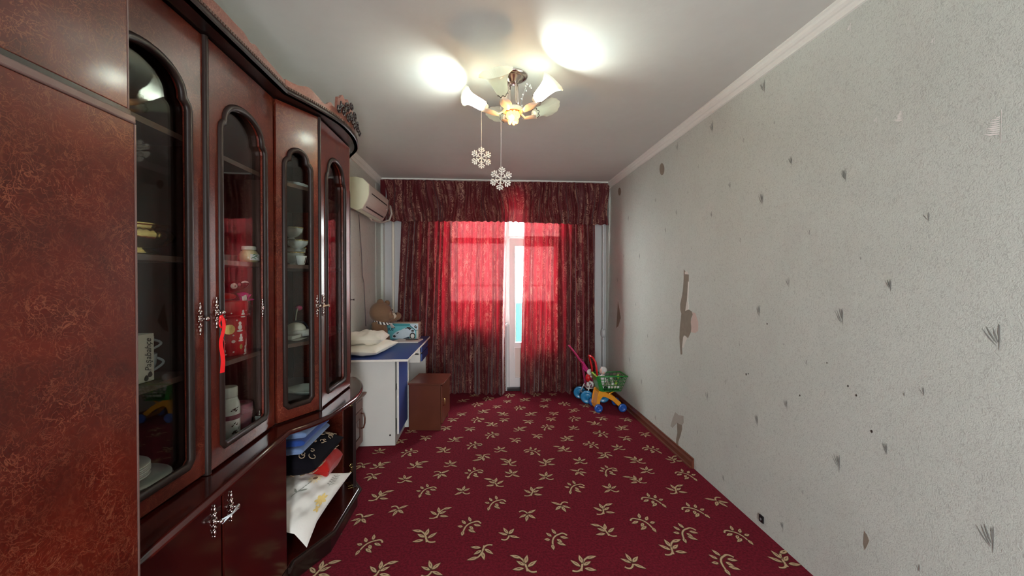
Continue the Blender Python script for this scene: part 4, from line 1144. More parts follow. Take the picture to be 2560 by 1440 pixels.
mb = MB(); mb.grid(lambda i, j: (-1.035 + .018 * sin(i * 25) * (j + .2), 1.775 + .085 * i, zt - .004 - .01 * 0 + .034 * j * sin(PI * min(1, i * 1.1 + .1)) + .004 * cos(i * 31)), 48, 4)
mb.build('net', 'magenta', nb)
MB().cbox((-1.01, 1.765, zt + .008), .004, .026, .024, Matrix.Rotation(.25, 3, 'X')).build('paper_tag', 'porcelain', nb)
pf = thing('photo_card', (-1.13, 1.56, zs + .23), 'brown photo card leaning in the corner behind the red tin', 'card')
mb = MB(); mb.cbox((-1.16, 1.565, zs + .215), .004, .13, .16, Matrix.Rotation(.65, 3, 'X')); mb.build('card_sheet', 'brown_print', pf)
mb = MB(); mb.cbox((-1.157, 1.575, zs + .225), .003, .11, .014, Matrix.Rotation(-.92, 3, 'X')); mb.cbox((-1.157, 1.60, zs + .255), .0032, .03, .03, Matrix.Rotation(.65, 3, 'X')); mb.build('card_border', 'card', pf)
MB().box(-1.20, 1.50, zs, -1.12, 1.56, zs + .16).build('card_stand', 'dark_wood', pf)
# bottle, food container, sugar pot on the floor of door two
zs = .799
bo = thing('thermos_bottle', (-1.05, 1.70, zs), 'white flask with small dark flower prints behind the second glass door', 'bottle')
BX, BY = -1.055, 1.725
MB().lathe((BX, BY, zs), [(.040, 0), (.043, .003), (.043, .125), (.040, .145), (.034, .160), (.032, .168)], 32).build('flask_body', 'porcelain', bo)
MB().lathe((BX, BY, zs + .1685), [(.033, 0), (.034, .002), (.034, .039), (.031, .042)], 32).build('lid', 'porcelain', bo)
MB().lathe((BX, BY, zs + .080), [(.0437, 0), (.0439, .001), (.0439, .018), (.0437, .019)], 32, cap=False).build('sleeve_band', 'mauve', bo)
mb = MB(); TX, TY = BX, BY
for a, z, q in [(-.5, .122, 1), (-.75, .118, .6), (-.2, .126, .6), (-.35, .115, .8), (-.5, .064, .6), (-.7, .055, .6), (-.3, .058, .7), (-.5, .03, 1.3), (-.35, .024, .8), (-.65, .026, .9), (-.1, .04, .5)]:
    decal_cyl(mb, a, zs + z, [(0, 0, .0055 * q, .0045 * q), (.006 * q, .004, .003 * q, .002)], 0, .0436)
mb.build('flask_print', 'ink', bo)
fc = thing('food_container', (-1.06, 1.80, zs), 'round mauve lidded food container beside the white flask', 'container')
MB().lathe((-1.075, 1.826, zs), [(.046, 0), (.049, .004), (.053, .075)], 36).build('container_body', 'mauve', fc)
MB().lathe((-1.075, 1.826, zs + .0755), [(.055, 0), (.056, .002), (.055, .034), (.050, .037), (.030, .036), (.028, .032), (.001, .032)], 36).build('lid', 'lid_mauve', fc)
sg = thing('sugar_pot', (-1.0, 1.865, zs), 'small crystal pot with a silver lid behind the second glass door', 'pot')
MB().lathe((-1.005, 1.864, zs), [(.012, 0), (.014, .004), (.006, .012), (.016, .022), (.019, .038), (.016, .046)], 20).build('pot_body', 'crystal', sg)
MB().lathe((-1.005, 1.864, zs + .0465), [(.017, 0), (.014, .007), (.004, .012), (.006, .018), (.001, .022)], 20).build('lid', 'chrome', sg)
# ribbon on the handle
rb = thing('ribbon', (-.93, 1.475, 1.2), 'long red ribbon hanging from the second glass door handle', 'ribbon')
for k, (y0, y1, zb_, wv) in enumerate(((1.472, 1.468, 1.125, .0), (1.478, 1.49, 1.175, 1.2))):
    mb = MB(); mb.grid(lambda i, j: (-.922 + .004 * sin(j * 9 + wv) + .006 * i * (1 - 2 * k) + .002, y0 + (y1 - y0) * j + (i - .5) * .016 * (1 - .5 * (1 - j)) + .003 * sin(j * 12 + wv), 1.318 - (1.318 - zb_) * j), 3, 24)
    mb.build('ribbon_tail', 'ribbon', rb)
mb = MB(); mb.ball((-.922, 1.474, 1.318), .006, .010, .010, 10)
mb.grid(lambda i, j: (-.921 + .006 * sin(i * PI), 1.474 + .016 * sin(j * 2 * PI), 1.312 - .032 * (1 - cos(j * 2 * PI)) / 2 + .008 * i), 2, 16); mb.build('ribbon_knot', 'ribbon', rb)

# third door contents
zs = SHZ[1] + .001
mb0 = MB()


def crystal_bowl(loc, r, h, label, grp=None):
    o = thing('crystal_bowl', loc, label, 'bowl', grp)
    mb = MB().lathe((0, 0, 0), [(.35 * r, 0), (.4 * r, .003), (.2 * r, .014), (.5 * r, .3 * h), (.9 * r, .65 * h), (r, h), (.95 * r, h), (.82 * r, .65 * h), (.3 * r, .32 * h), (.001, .3 * h)], 36, mod=lambda a, j: 1 + (.06 * cos(a * 9) if j > 3 else 0))
    q = mb.build('bowl_body', 'crystal'); q.parent = o
    q = MB().tube([(r * (1 + .06 * cos(9 * a)) * cos(a), r * (1 + .06 * cos(9 * a)) * sin(a), h) for a in [2 * PI * i / 54 for i in range(54)]], .0028, 6, closed=True).build('gilt_rim', 'gold'); q.parent = o
    return o


crystal_bowl((-1.06, 2.30, zs), .060, .075, 'lowest gilt-rimmed crystal bowl behind the narrow glass door')
crystal_bowl((-1.13, 2.47, zs), .065, .115, 'tall gilt-rimmed crystal bowl at the mirror behind the narrow glass door')
crystal_bowl((-1.045, 2.33, zs + .085), .055, .060, 'gilt-rimmed crystal bowl stacked above the lowest bowl')
crystal_bowl((-1.11, 2.40, zs + .155), .060, .07, 'topmost gilt-rimmed crystal bowl of the stack by the mirror')
mg = thing('square_cup', (-.97, 2.26, zs), 'white angular cup with dark wheat stripe on the crystal shelf', 'cup')
mb = MB(); mb.lathe((-.985, 2.235, zs + .004), [(.016, 0), (.019, .002), (.031, .050), (.029, .050), (.016, .006), (.001, .006)], 6); mb.build('cup_body', 'porcelain', mg)
mb = MB(); mb.box(-1.025, 2.195, zs, -.945, 2.275, zs + .003); mb.build('saucer', 'porcelain', mg, .001)
mb = MB()
for yy in (2.222, 2.25): mb.cbox((-.9585, yy, zs + .03), .002, .003, .030, Matrix.Rotation(.25, 3, 'X') @ Matrix.Rotation(.28, 3, 'Y'))
mb.build('cup_print', 'ink', mg)
tr0 = None
for i in range(4):
    l = ['lowest', 'second lowest', 'second highest', 'topmost'][i] + ' fluted glass tray of the stack on the upper bay shelf'
    if tr0 is None:
        tr0 = MB().lathe((0, 0, 0), [(.05, 0), (.06, .002), (.10, .016), (.098, .018), (.06, .005), (.001, .004)], 40, mod=lambda a, j: 1 + .03 * cos(a * 20)).build('glass_tray', 'porcelain_blue'); tr0.location = (-1.10, 2.35, SHZ[2] + .001); tag(tr0, l, 'tray', 'glass trays on the upper bay shelf')
    else: dup(tr0, (-1.10, 2.35, SHZ[2] + .001 + i * .017), l)
# basket ornaments
zs = SHZ[0] + .001
kt = thing('hat_ornament', (-1.05, 2.30, zs), 'small grey knitted hat ornament with a black band in the bay cabinet', 'ornament')
MB().lathe((-1.03, 2.29, zs), [(.060, 0), (.072, .006), (.073, .018), (.060, .030), (.055, .034)], 32).build('brim', 'doll_hat', kt)
MB().ball((-1.04, 2.29, zs + .035), .052, .052, .040, 20).build('crown', 'card', kt)
MB().tube([(-1.035 + .050 * cos(a) * 1.02, 2.31, zs + .037 + .042 * sin(a)) for a in [PI * i / 12 for i in range(13)]], .006, 8).build('band', 'black_cloth', kt)
tag(MB().box(-1.01, 2.11, zs, -.94, 2.20, zs + .003).cbox((-1.0, 2.15, zs + .014), .06, .10, .016).build('folded_note', 'card', bev=.001), 'folded cream note lying in front of the hat ornament', 'note')
for k, (x, y, l) in enumerate(((-1.13, 2.20, 'left pale blue flower pot with a pink bud, under the crystal shelf'), (-1.13, 2.46, 'right pale blue flower pot with a pink bud, near the hat ornament'))):
    o = thing('flower_pot', (x, y, zs), l, 'ornament', 'potted bud ornaments in the bay cabinet')
    MB().lathe((x, y, zs), [(.020, 0), (.022, .002), (.027, .045), (.024, .045), (.020, .03)], 20).build('pot', 'porcelain_blue', o)
    MB().tube([(x + .012, y + .0 - .03 * (1 - cos(t * 1.6)) * (1 if k == 0 else -1), zs + .03 + .11 * sin(t * 1.4)) for t in [i / 8 for i in range(9)]], .004, 6).build('stem', 'arm_white', o)
    MB().ball((x + .012, y - (.045 if k == 0 else -.045), zs + .14), .020, .020, .016, 12).build('bud', 'petal' if False else 'pink_pl', o)
zs = .797
di = thing('serving_dish', (-1.05, 2.39, zs), 'pale green angular serving dish at the bottom of the narrow glass door', 'dish')
mb = MB(); mb.lathe((-1.03, 2.385, zs), [(.06, 0), (.065, .003), (.118, .026), (.122, .030), (.116, .030), (.062, .010), (.001, .008)], 6); mb.build('dish_body', 'dish', di)
sw = thing('glass_figurine', (-1.02, 2.53, zs), 'clear glass figurine of curved ribbons behind the pale dish', 'figurine')
mb = MB(); mb.lathe((-1.06, 2.60, zs), [(.025, 0), (.025, .006), (.006, .02)], 16)
for k in range(4): mb.tube([(-1.06 + .01 * k, 2.60 - .040 * sin(t * PI) * (1 + .35 * k) + .02 * t + .02 * k, zs + .012 + .115 * t) for t in [i / 10 for i in range(11)]], .0035, 6)
mb.build('figurine_body', 'porcelain_blue', sw)

# bedding in the lower niche
def cushion(name, c, sx, sy, sz, mat, label, cat, seed=1, wr=.12, rot=0, tilt=0, n=34):
    r = random.Random(seed); ph = [r.uniform(0, 6) for _ in range(6)]
    q = Matrix.Rotation(rot, 3, 'Z') @ Matrix.Rotation(tilt, 3, 'X')
    m = MB()
    def fn(u, v, sg):
        a = u * 2 - 1; b = v * 2 - 1
        e = (max(0, 1 - abs(a) ** 3.2)) ** .5 * (max(0, 1 - abs(b) ** 3.2)) ** .5
        k = 1 - .10 * (1 - abs(b) ** 2) * abs(a) ** 3; k2 = 1 - .10 * (1 - abs(a) ** 2) * abs(b) ** 3
        w = 1 + wr * (-.9 * abs(sin(a * 4.3 + b * 5.1 + ph[3])) ** .5 * .5 + .35 * abs(sin(b * 6.1 - a * 5.7 + ph[4])) + sin(a * 7 + b * 3 + ph[0]) * .5 + sin(b * 9 - a * 4 + ph[1]) * .4 + sin(a * 15 + ph[2]) * .2)
        return q @ Vector((a * sx * k, b * sy * k2, sg * sz * e * w)) + Vector(c)
    m.grid(lambda u, v: fn(u, v, 1), n, n); m.grid(lambda u, v: fn(u, v, -1), n, n)
    o = m.build(name, mat); tag(o, label, cat); return o, fn


cu1, _ = cushion('red_cushion', (-1.03, 2.48, .345), .14, .12, .085, 'red_cloth', 'plain red cushion at the bottom of the open cabinet niche', 'cushion', 2)
cu2, ff = cushion('embroidered_cushion', (-1.05, 2.31, .482), .19, .21, .070, 'black_cloth', 'black cushion with gold scroll embroidery in the open niche', 'cushion', 3, .06)
mb = MB()
for k in range(90):
    a0, b0 = R.uniform(.45, .93), R.uniform(.10, .92); tn_ = R.choice((1, -1)); rr = R.uniform(.03, .07); sg = R.choice((1, -1, -1))
    pts = []
    for i in range(12):
        t = i / 11; an = tn_ * t * 5 + k; q = rr * (1 - .75 * t)
        u = min(.985, max(.02, a0 + q * cos(an))); v = min(.98, max(.02, b0 + q * 1.0 * sin(an))); pts.append(ff(u, v, sg) + Vector((.005, -.003, .004 * sg)))
    mb.tube(pts, .0024, 4)
q = mb.build('embroidery', 'gold_thread', cu2); q['kind'] = 'stuff'
bl = thing('folded_blanket', (-1.0, 2.3, .56), 'folded pale blue blanket with a deep blue stripe on the black cushion', 'blanket')
for i, z in enumerate((.575, .610, .645)):
    m = MB(); m.plate([(-.0, -.016), (.17, -.016), (.19, -.010), (.197, 0), (.19, .010), (.17, .016), (0, .016)], [], 2.08 + .02 * i, 2.44 - .01 * i, lambda s, zz, d: (-1.12 + s, d + .03 * sin(s * 9), z + zz + .006 * sin(d * 14)))
    m.build('blanket_fold', ['denim', 'blue_trim', 'denim'][i], bl, .006)

# ------------------------------------------------------------------ flowered pillow spilling from the niche
PA, PB, PC, PD = Vector((-1.085, 2.30, .375)), Vector((-.835, 2.58, .235)), Vector((-.860, 2.00, .195)), Vector((-1.15, 1.93, .31))


def pil(u, v, sg=1):
    a, b_ = u * 2 - 1, v * 2 - 1
    pin = .045
    uu = u + pin * (1 - 2 * u) * (1 - (2 * v - 1) ** 2) * .6; vv = v + pin * (1 - 2 * v) * (1 - (2 * u - 1) ** 2) * .6
    p = PA * (1 - uu) * (1 - vv) + PB * uu * (1 - vv) + PC * uu * vv + PD * (1 - uu) * vv
    n = (PB - PA).cross(PD - PA).normalized()
    if n.z < 0: n = -n
    e = (max(0, 1 - abs(a) ** 3)) ** .55 * (max(0, 1 - abs(b_) ** 3)) ** .55
    w_ = .006 * sin(a * 5 + b_ * 7) + .0028 * sin(b_ * 15 - a * 6) + .0015 * sin(a * 21 + b_ * 6)
    k_ = max(0, (u - .80) / .20) * max(0, (v - .80) / .20)
    p = p + Vector((.0, -.005, -.045)) * k_
    return p + n * sg * (e * (.045 if sg > 0 else .040) + (w_ * e if sg > 0 else 0))


mb = MB(); mb.grid(lambda u, v: pil(u, v, 1), 40, 40); mb.grid(lambda u, v: pil(u, v, -1), 20, 20)
pass
fp_ = tag(mb.build('floral_pillow', 'pillow_white'), 'white pillow printed with sunflowers spilling out of the open cabinet niche', 'pillow')


def dec(name, shapes, mat, off=.0022):
    m = MB()
    for cu, cv, pts in shapes:
        q = [pil(min(.99, max(.01, cu + a)), min(.99, max(.01, cv + b))) + Vector((off * .5, -off * .3, off)) for a, b in pts]
        c0 = pil(cu, cv) * 0
        for v in q: c0 += v / len(q)
        m.add(q + [c0], [(len(q), i, (i + 1) % len(q)) for i in range(len(q))])
    return m.build(name, mat, fp_, fix=False)


def petal(a, l, w_, r0=.0):
    return [(cos(a) * (r0 + l * t) - sin(a) * w_ * s_, sin(a) * (r0 + l * t) + cos(a) * w_ * s_) for t, s_ in ((0, -.3), (.4, -1), (.75, -.8), (1, 0), (.75, .8), (.4, 1), (0, .3))]


flowers = [(.46, .20, .105), (.10, .75, .08), (.30, 1.0 - .08, .06)]
dec('petal_print', [(u, v, petal(a + .2, r_, .015, .01)) for u, v, r_ in flowers for a in [2 * PI * i / 13 for i in range(13)]], 'petal')
dec('flower_centre', [(u, v, [(r_ * .33 * cos(a), r_ * .28 * sin(a)) for a in [2 * PI * i / 12 for i in range(12)]]) for u, v, r_ in flowers], 'brown_print', .004)
dec('yellow_bloom', [(.82, .56, petal(a, .10, .026, .0)) for a in [2 * PI * i / 7 for i in range(7)]] + [(.86, .70, petal(a, .06, .018)) for a in (1, 2.4, 3.8, 5)], 'yellow', .003)
st_ = []
for i in range(10):
    t = i / 9; st_.append((.44 - .10 * t, .28 + .26 * t, [(-.005, -.02), (.005, -.02), (.003, .02), (-.007, .02)]))
st_ += [(.37, .46, petal(-.5, .13, .016)), (.36, .48, petal(-2.5, .10, .016))]
for i in range(9): st_.append((.78 + .0 * i, .10 + .028 * i, [(-.003, -.015), (.003, -.015), (.003, .015), (-.003, .015)]))
for i in range(5):
    for s_ in (1, -1): st_.append((.78, .13 + .045 * i, petal(-PI / 2 + s_ * 1.15, .07, .006)))
dec('stem_print', st_, 'green_grey', .003)

# ------------------------------------------------------------------ desk
dk = thing('desk', (-.97, 4.15, 0), 'white desk with a blue top and blue doors against the left wall', 'desk')
MB().box(-1.286, 3.47, .752, -.650, 4.88, .771).build('desk_top', ['desk_edge'], dk, .002)
MB().box(-1.284, 3.474, .7715, -.654, 4.876, .7725).build('desk_surface', 'desk_blue', dk)
MB().box(-1.284, 3.545, .004, -.775, 3.562, .7515).build('side_panel', 'desk_white', dk, .001)
MB().box(-1.284, 3.98, .004, -.74, 3.997, .7515).build('side_panel', 'desk_white', dk, .001)
MB().box(-1.284, 4.855, .004, -.70, 4.872, .7515).build('side_panel', 'desk_white', dk, .001)
MB().box(-1.284, 3.563, .004, -1.276, 4.854, .75).build('back_panel', 'desk_white', dk)
MB().box(-1.275, 3.563, .08, -.79, 3.979, .096).build('shelf', 'desk_white', dk)
MB().box(-1.275, 3.563, .42, -.82, 3.979, .436).build('shelf', 'desk_white', dk)
MB().box(-.792, 3.563, .004, -.777, 3.979, .079).build('plinth_board', 'desk_white', dk)
dd = MB().box(-.764, 3.572, .092, -.748, 3.972, .738).build('door', ['desk_edge'], dk, .001)
MB().box(-.7475, 3.574, .094, -.7468, 3.970, .736).build('door_face', 'desk_blue', dd)
MB().ball((-.742, 3.93, .46), .007).build('knob', 'chrome', dd)
MB().lathe((-.818, 3.5445, .095), [(.008, 0), (.008, .002), (.002, .003)], 12, (0, -1, 0)).build('screw_cap', 'ink', dk)
m = MB(); m.box(-1.20, 4.36, .56, -.69, 4.375, .751); m.box(-1.20, 4.36, .645, -.70, 4.85, .66)
m.build('drawer_frame', 'desk_edge', dk, .001)
for z in (.565, .665):
    MB().box(-.688, 4.40, z, -.672, 4.848, z + .08).build('drawer', 'desk_blue', dk, .001)

c1, _ = cushion('cream_pillow', (-1.075, 3.80, .826), .19, .30, .050, 'pillow_cream', 'lower cream pillow lying flat on the blue desk top', 'pillow', 11, .10, -.12)
c2, _ = cushion('cream_pillow', (-1.105, 3.86, .905), .175, .29, .062, 'pillow_cream', 'upper rumpled cream pillow on the near end of the desk', 'pillow', 21, .22, .10, -.06)
m = MB(); m.ball((-1.20, 4.28, .80), .06, .07, .030); m.ball((-1.17, 4.20, .79), .03, .05, .018)
m.v = [(v[0], v[1], max(.7735, v[2])) for v in m.v]
tag(m.build('black_cloth', 'black_cloth'), 'small crumpled black cloth behind the cream pillows', 'cloth')
# toy car carton
cb_ = thing('toy_car_carton', (-1.0, 4.71, .773), 'teal carton with a white car picture and letters IUS', 'box')
MB().box(-1.27, 4.62, .7735, -.748, 4.80, .958).build('carton', 'card', cb_, .002)
MB().box(-1.268, 4.6185, .776, -.770, 4.6198, .952).build('front_print', 'teal', cb_)
for k, (mt, off) in enumerate((('teal_dark', .0022), ('car_white', .0028), ('print_navy', .0034), ('ink', .0040), ('porcelain', .0046))):
    m = MB()
    for p in CARART[mt]: m.poly([(x, 4.620 - off, max(.777, z)) for x, z in p])
    m.build('printed_picture', mt, cb_, fix=False)
text('lettering', 'IUS', .050, lambda a, b: (-1.085 + a * .85, 4.6165, .876 + b * .95), 'print_navy', cb_, thick=.0012)
m = MB(); m.box(-.7475, 4.66, .84, -.7465, 4.70, .90); m.box(-.7475, 4.65, .79, -.7465, 4.72, .83); m.box(-.7475, 4.74, .80, -.7465, 4.78, .93)
m.build('side_print', 'brown_print', cb_)
# sheets and pen
pr = thing('paper_pad', (-.85, 4.48, .773), 'white paper pad lying in front of the teal carton', 'paper')
m = MB(); m.plate([(-.995, 4.36), (-.712, 4.375), (-.690, 4.600), (-.955, 4.605)], [], .7732, .784, XY); m.build('sheets', 'paper', pr, .001)
MB().plate([(-1.01, 4.35), (-.99, 4.33), (-.93, 4.595), (-.96, 4.60)], [], .7745, .787, XY).build('cover', 'desk_white', pr)
pn = thing('pen', (-.79, 4.50, .786), 'dark pen lying across the white paper pad', 'pen')
MB().tube([(-.865, 4.49, .7895), (-.735, 4.505, .7895)], .0055, 8).build('pen_barrel', 'ink', pn)
MB().tube([(-.734, 4.505, .7895), (-.722, 4.5064, .7895)], lambda t: .0045 * (1 - .7 * t), 8).build('pen_tip', 'chrome', pn)

# teddy bear
td = thing('teddy_bear', (-1.10, 4.33, .775), 'brown teddy bear with striped scarf sitting between pillow and carton', 'teddy bear')
m = MB()
m.ball((-1.115, 4.35, .90), .088, .095, .125, 18); m.ball((-1.105, 4.37, 1.105), .118, .115, .112, 20)
m.ball((-1.085, 4.375, 1.03), .085, .085, .06, 16)
m.ball((-1.105, 4.36, 1.215), .038, .026, .036, 12); m.ball((-1.06, 4.47, 1.195), .034, .028, .036, 12); m.ball((-1.00, 4.37, 1.06), .045, .05, .04, 12)
m.tube([(-1.07, 4.44, 1.0), (-1.0, 4.47, 1.03), (-.955, 4.48, 1.055)], lambda t: .040 + .008 * t, 10); m.ball((-.95, 4.48, 1.055), .045, .04, .042, 12)
m.tube([(-1.15, 4.30, 1.0), (-1.12, 4.265, .90), (-1.05, 4.26, .82)], .038, 10); m.ball((-1.045, 4.26, .815), .040)
for y in (4.32, 4.43): m.tube([(-1.10, y, .82), (-1.06, y + .01, .815), (-1.03, y + .01, .82)], .040, 10)
bd = m.build('plush_body', 'teddy', td)
md = bd.modifiers.new('remesh', 'REMESH'); md.mode = 'VOXEL'; md.voxel_size = .009; md.use_smooth_shade = True
md = bd.modifiers.new('smooth', 'SMOOTH'); md.iterations = 4
MB().ball((-.975, 4.385, 1.065), .034, .038, .034, 14).build('muzzle', 'teddy_light', td)
MB().ball((-.948, 4.385, 1.085), .012, .014, .010, 10).build('nose', 'ink', td)
m = MB(); m.ball((-1.0, 4.345, 1.125), .008); m.ball((-.992, 4.42, 1.125), .008); m.build('eyes', 'ink', td)
m = MB(); n = 30
for i in range(n):
    a0, a1 = 2 * PI * i / n, 2 * PI * (i + 1) / n
    def sp(a, k): return (-1.09 + (.083 + .010 * k) * cos(a), 4.37 + (.085 + .01 * k) * sin(a), 1.012 - .026 * k - .018 * cos(a))
    m.add([sp(a0, 0), sp(a1, 0), sp(a1 + .12, 1), sp(a0 + .12, 1)], [(0, 1, 2, 3)], i % 2)
for i in range(8):
    m.add([(-1.005 + .004 * i, 4.30 + .002 * i, .995 - .006 * i), (-1.005 + .004 * (i + 1), 4.30, .990 - .006 * (i + 1)), (-.975 + .004 * (i + 1), 4.33, .985 - .006 * (i + 1)), (-.975 + .004 * i, 4.33, .99 - .006 * i)], [(0, 1, 2, 3)], i % 2)
m.build('striped_scarf', ['porcelain', 'ink'], td, fix=False)

# bedside cabinets
bs = thing('bedside_cabinet', (-.722, 3.90, 0), 'low reddish brown bedside cabinet standing beside the desk', 'cabinet')
m = MB().box(0, 0, .002, .305, .016, .44); m.box(0, .385, .002, .305, .40, .44); m.box(0, .016, .04, .012, .385, .44); m.box(.012, .016, .05, .295, .385, .064); m.box(.012, .016, .424, .295, .385, .438)
m.build('carcass', 'walnut', None, .002).parent = bs
MB().plate([(-.008, -.010), (.322, -.010), (.338, .006), (.338, .395), (.322, .411), (-.008, .411)], [], .441, .459, XY).build('top', 'walnut', None, .003).parent = bs
q = MB().box(.3055, .006, .075, .3215, .394, .432).build('door', 'walnut', None, .002); q.parent = bs
q2 = MB().tube([(.3225, .05, .30), (.338, .05, .29), (.338, .05, .24), (.3225, .05, .23)], .004, 8).build('handle', 'brass'); q2.parent = q
MB().box(.27, .02, .002, .285, .38, .049).build('plinth_board', 'walnut').parent = bs
bs.rotation_euler[2] = -.10
b2 = thing('bedside_cabinet', (-1.17, 3.32, 0), 'small brown cabinet squeezed between display cabinet and white desk', 'cabinet')
MB().box(-1.284, 3.12, .05, -1.062, 3.528, .437).build('carcass', 'walnut_dull', b2, .002)
MB().box(-1.284, 3.14, .0, -1.085, 3.50, .049).build('plinth', 'dark_wood', b2)
m = MB(); m.plate([(-1.284, .4375), (-1.05, .4375), (-1.04, .442), (-1.022, .458), (-1.012, .475), (-1.014, .482), (-1.284, .482)], [], 3.105, 3.530, lambda s, z, d: (s, d, z)); m.build('top', 'walnut_dull', b2, .002)
fnb, _ = fmap((-1.0615, 3.122), (-1.0615, 3.526))
q = MB().plate([(0, .055), (.404, .055), (.404, .345), (0, .345)], [[(.07, .12), (.07, .28), (.334, .28), (.334, .12)]], 0, .016, fnb).build('door', 'walnut_dull', b2, .003)
MB().plate([(.075, .125), (.329, .125), (.329, .275), (.075, .275)], [], 0, .012, fnb).build('door_panel', 'walnut', q, .008)
q = MB().plate([(0, .352), (.404, .352), (.404, .432), (0, .432)], [], 0, .016, fnb).build('drawer', 'walnut_dull', b2, .003)
m = MB().tube([(.36, .315, .017), (.36, .31, .035), (.36, .27, .046), (.36, .23, .046), (.36, .19, .035), (.36, .185, .017)], .006, 8); m.v = [fnb(*p) for p in m.v]; m.build('handle', 'walnut', b2)

# ------------------------------------------------------------------ toys
ct = thing('toy_shopping_cart', (1.38, 4.38, 0), 'toy shopping cart, green basket on a yellow frame with blue wheels', 'toy')
Y0, Y1 = 4.30, 4.50
for x in (1.247, 1.516):
    for y, sg in ((Y0 - .018, -1), (Y1 + .018, 1)):
        m = MB().lathe((x, y, .047), [(.008, -.016), (.030, -.016), (.040, -.012), (.046, -.004), (.046, .008), (.040, .014), (.022, .015), (.018, .008), (.010, .008), (.009, .018), (.002, .020)], 24, (0, sg, 0)); m.build('wheel', 'wheel_blue', ct)
pf_ = [(1.225, .045), (1.262, .045), (1.275, .13), (1.30, .165), (1.34, .160), (1.42, .115), (1.475, .062), (1.50, .035), (1.535, .052), (1.50, .105), (1.43, .165), (1.38, .195), (1.30, .222), (1.262, .228), (1.245, .18), (1.235, .12)]
for y in (Y0, Y1 - .012):
    q = MB().plate(pf_, [], y, y + .012, lambda s, z, d: (s, d, z)).build('side_frame', 'cart_yellow', ct, .003)
m = MB(); m.box(1.228, Y0 + .012, .03, 1.262, Y1 - .012, .055).box(1.27, Y0 + .012, .205, 1.34, Y1 - .012, .219).box(1.495, Y0 + .012, .035, 1.53, Y1 - .012, .055)
m.add([(1.235, Y0 + .012, .06), (1.262, Y0 + .012, .21), (1.262, Y1 - .012, .21), (1.235, Y1 - .012, .06)], [(0, 1, 2, 3)])
m.tube([(1.37, Y0 + .012, .192), (1.45, Y0 + .05, .218)], .008, 6)
m.build('cross_frame', 'cart_yellow', ct)
for a in (1.247, 1.516):
    MB().tube([(a, Y0 - .03, .047), (a, Y1 + .03, .047)], .004, 6).build('axle', 'chrome', ct)


def bk_(u, v, k):  # basket wall point: k 0 near,1 far ; u 0..1 along x ; v 0..1 up
    xa = 1.272 - .045 * v; xb = 1.508 + .066 * v
    ya = Y0 + .012 - .022 * v; yb = Y1 - .012 + .022 * v
    return (xa + (xb - xa) * u, ya if k == 0 else yb, .222 + .168 * v)


def side_(w_, v, k):
    a = bk_(k, v, 0); b_ = bk_(k, v, 1); return (a[0], a[1] + (b_[1] - a[1]) * w_, a[2])


m = MB()
for k in (0, 1):
    for i in range(9): m.tube([bk_(i / 8, j / 4, k) for j in range(5)], .0028, 5)
    for j in range(5): m.tube([bk_(i / 8, j / 5.2, k) for i in range(9)], .0028, 5)
    for i in range(6): m.tube([side_(i / 5, j / 4, 1) for j in range(5)], .0028, 5)
for j in range(5): m.tube([side_(i / 5, j / 5.2, 1) for i in range(6)], .0028, 5)
m.tube([bk_(0, 1, 0), bk_(.5, 1, 0), bk_(1, 1, 0), side_(.5, 1, 1), bk_(1, 1, 1), bk_(.5, 1, 1), bk_(0, 1, 1), side_(.5, 1, 0)], .008, 8, closed=True)
m.box(1.272, Y0 + .012, .2235, 1.508, Y1 - .012, .229)
m.add([side_(0, 0, 0), side_(1, 0, 0), side_(1, 1, 0), side_(0, 1, 0)], [(0, 1, 2, 3)])
m.add([bk_(0, 0, 0), bk_(.20, 0, 0), bk_(.10, 1, 0), bk_(0, 1, 0)], [(0, 1, 2, 3)])
m.build('basket', 'cart_green', ct)
m = MB(); ha = [(1.245, Y0 + .02, .395), (1.235, Y0 + .02, .48), (1.225, Y0 + .02, .545), (1.20, Y0 + .04, .592), (1.18, Y0 + .10, .605), (1.185, Y1 - .05, .595), (1.205, Y1 - .02, .54), (1.225, Y1 - .02, .47), (1.232, Y1 - .02, .395)]
m.tube([tuple(p) for p in ha], .011, 8); m.build('handle', 'cart_red', ct)
MB().tube([(1.175, Y0 - .01, .445), (1.20, Y0 - .012, .42), (1.228, Y0 - .012, .395)], .009, 8).build('handle_clip', 'lime', ct)
# doll in the basket
dl = thing('doll', (1.30, 4.38, .26), 'small doll with a grey knitted hat sitting in the green basket', 'doll')
m = MB(); m.ball((1.315, 4.36, .435), .034, .034, .036, 14); m.ball((1.285, 4.355, .428), .010, .010, .010, 8); m.build('head', 'skin', dl)
m = MB(); m.ball((1.328, 4.36, .450), .037, .040, .036, 14); m.tube([(1.305 + .004 * cos(a * 2), 4.36 + .037 * sin(a), .446 + .034 * cos(a)) for a in [2 * PI * i / 20 for i in range(20)]], .006, 6, closed=True); m.build('hat', 'doll_hat', dl)
m = MB(); m.ball((1.315, 4.36, .34), .040, .045, .060, 14); m.tube([(1.30, 4.33, .38), (1.27, 4.32, .35)], .012, 8); m.tube([(1.30, 4.40, .38), (1.27, 4.41, .35)], .012, 8); m.build('clothes', 'white_pl', dl)
m = MB(); m.ball((1.283, 4.348, .440), .004, .005, .004, 6); m.ball((1.283, 4.372, .440), .004, .005, .004, 6); m.build('eyes', 'ink', dl)
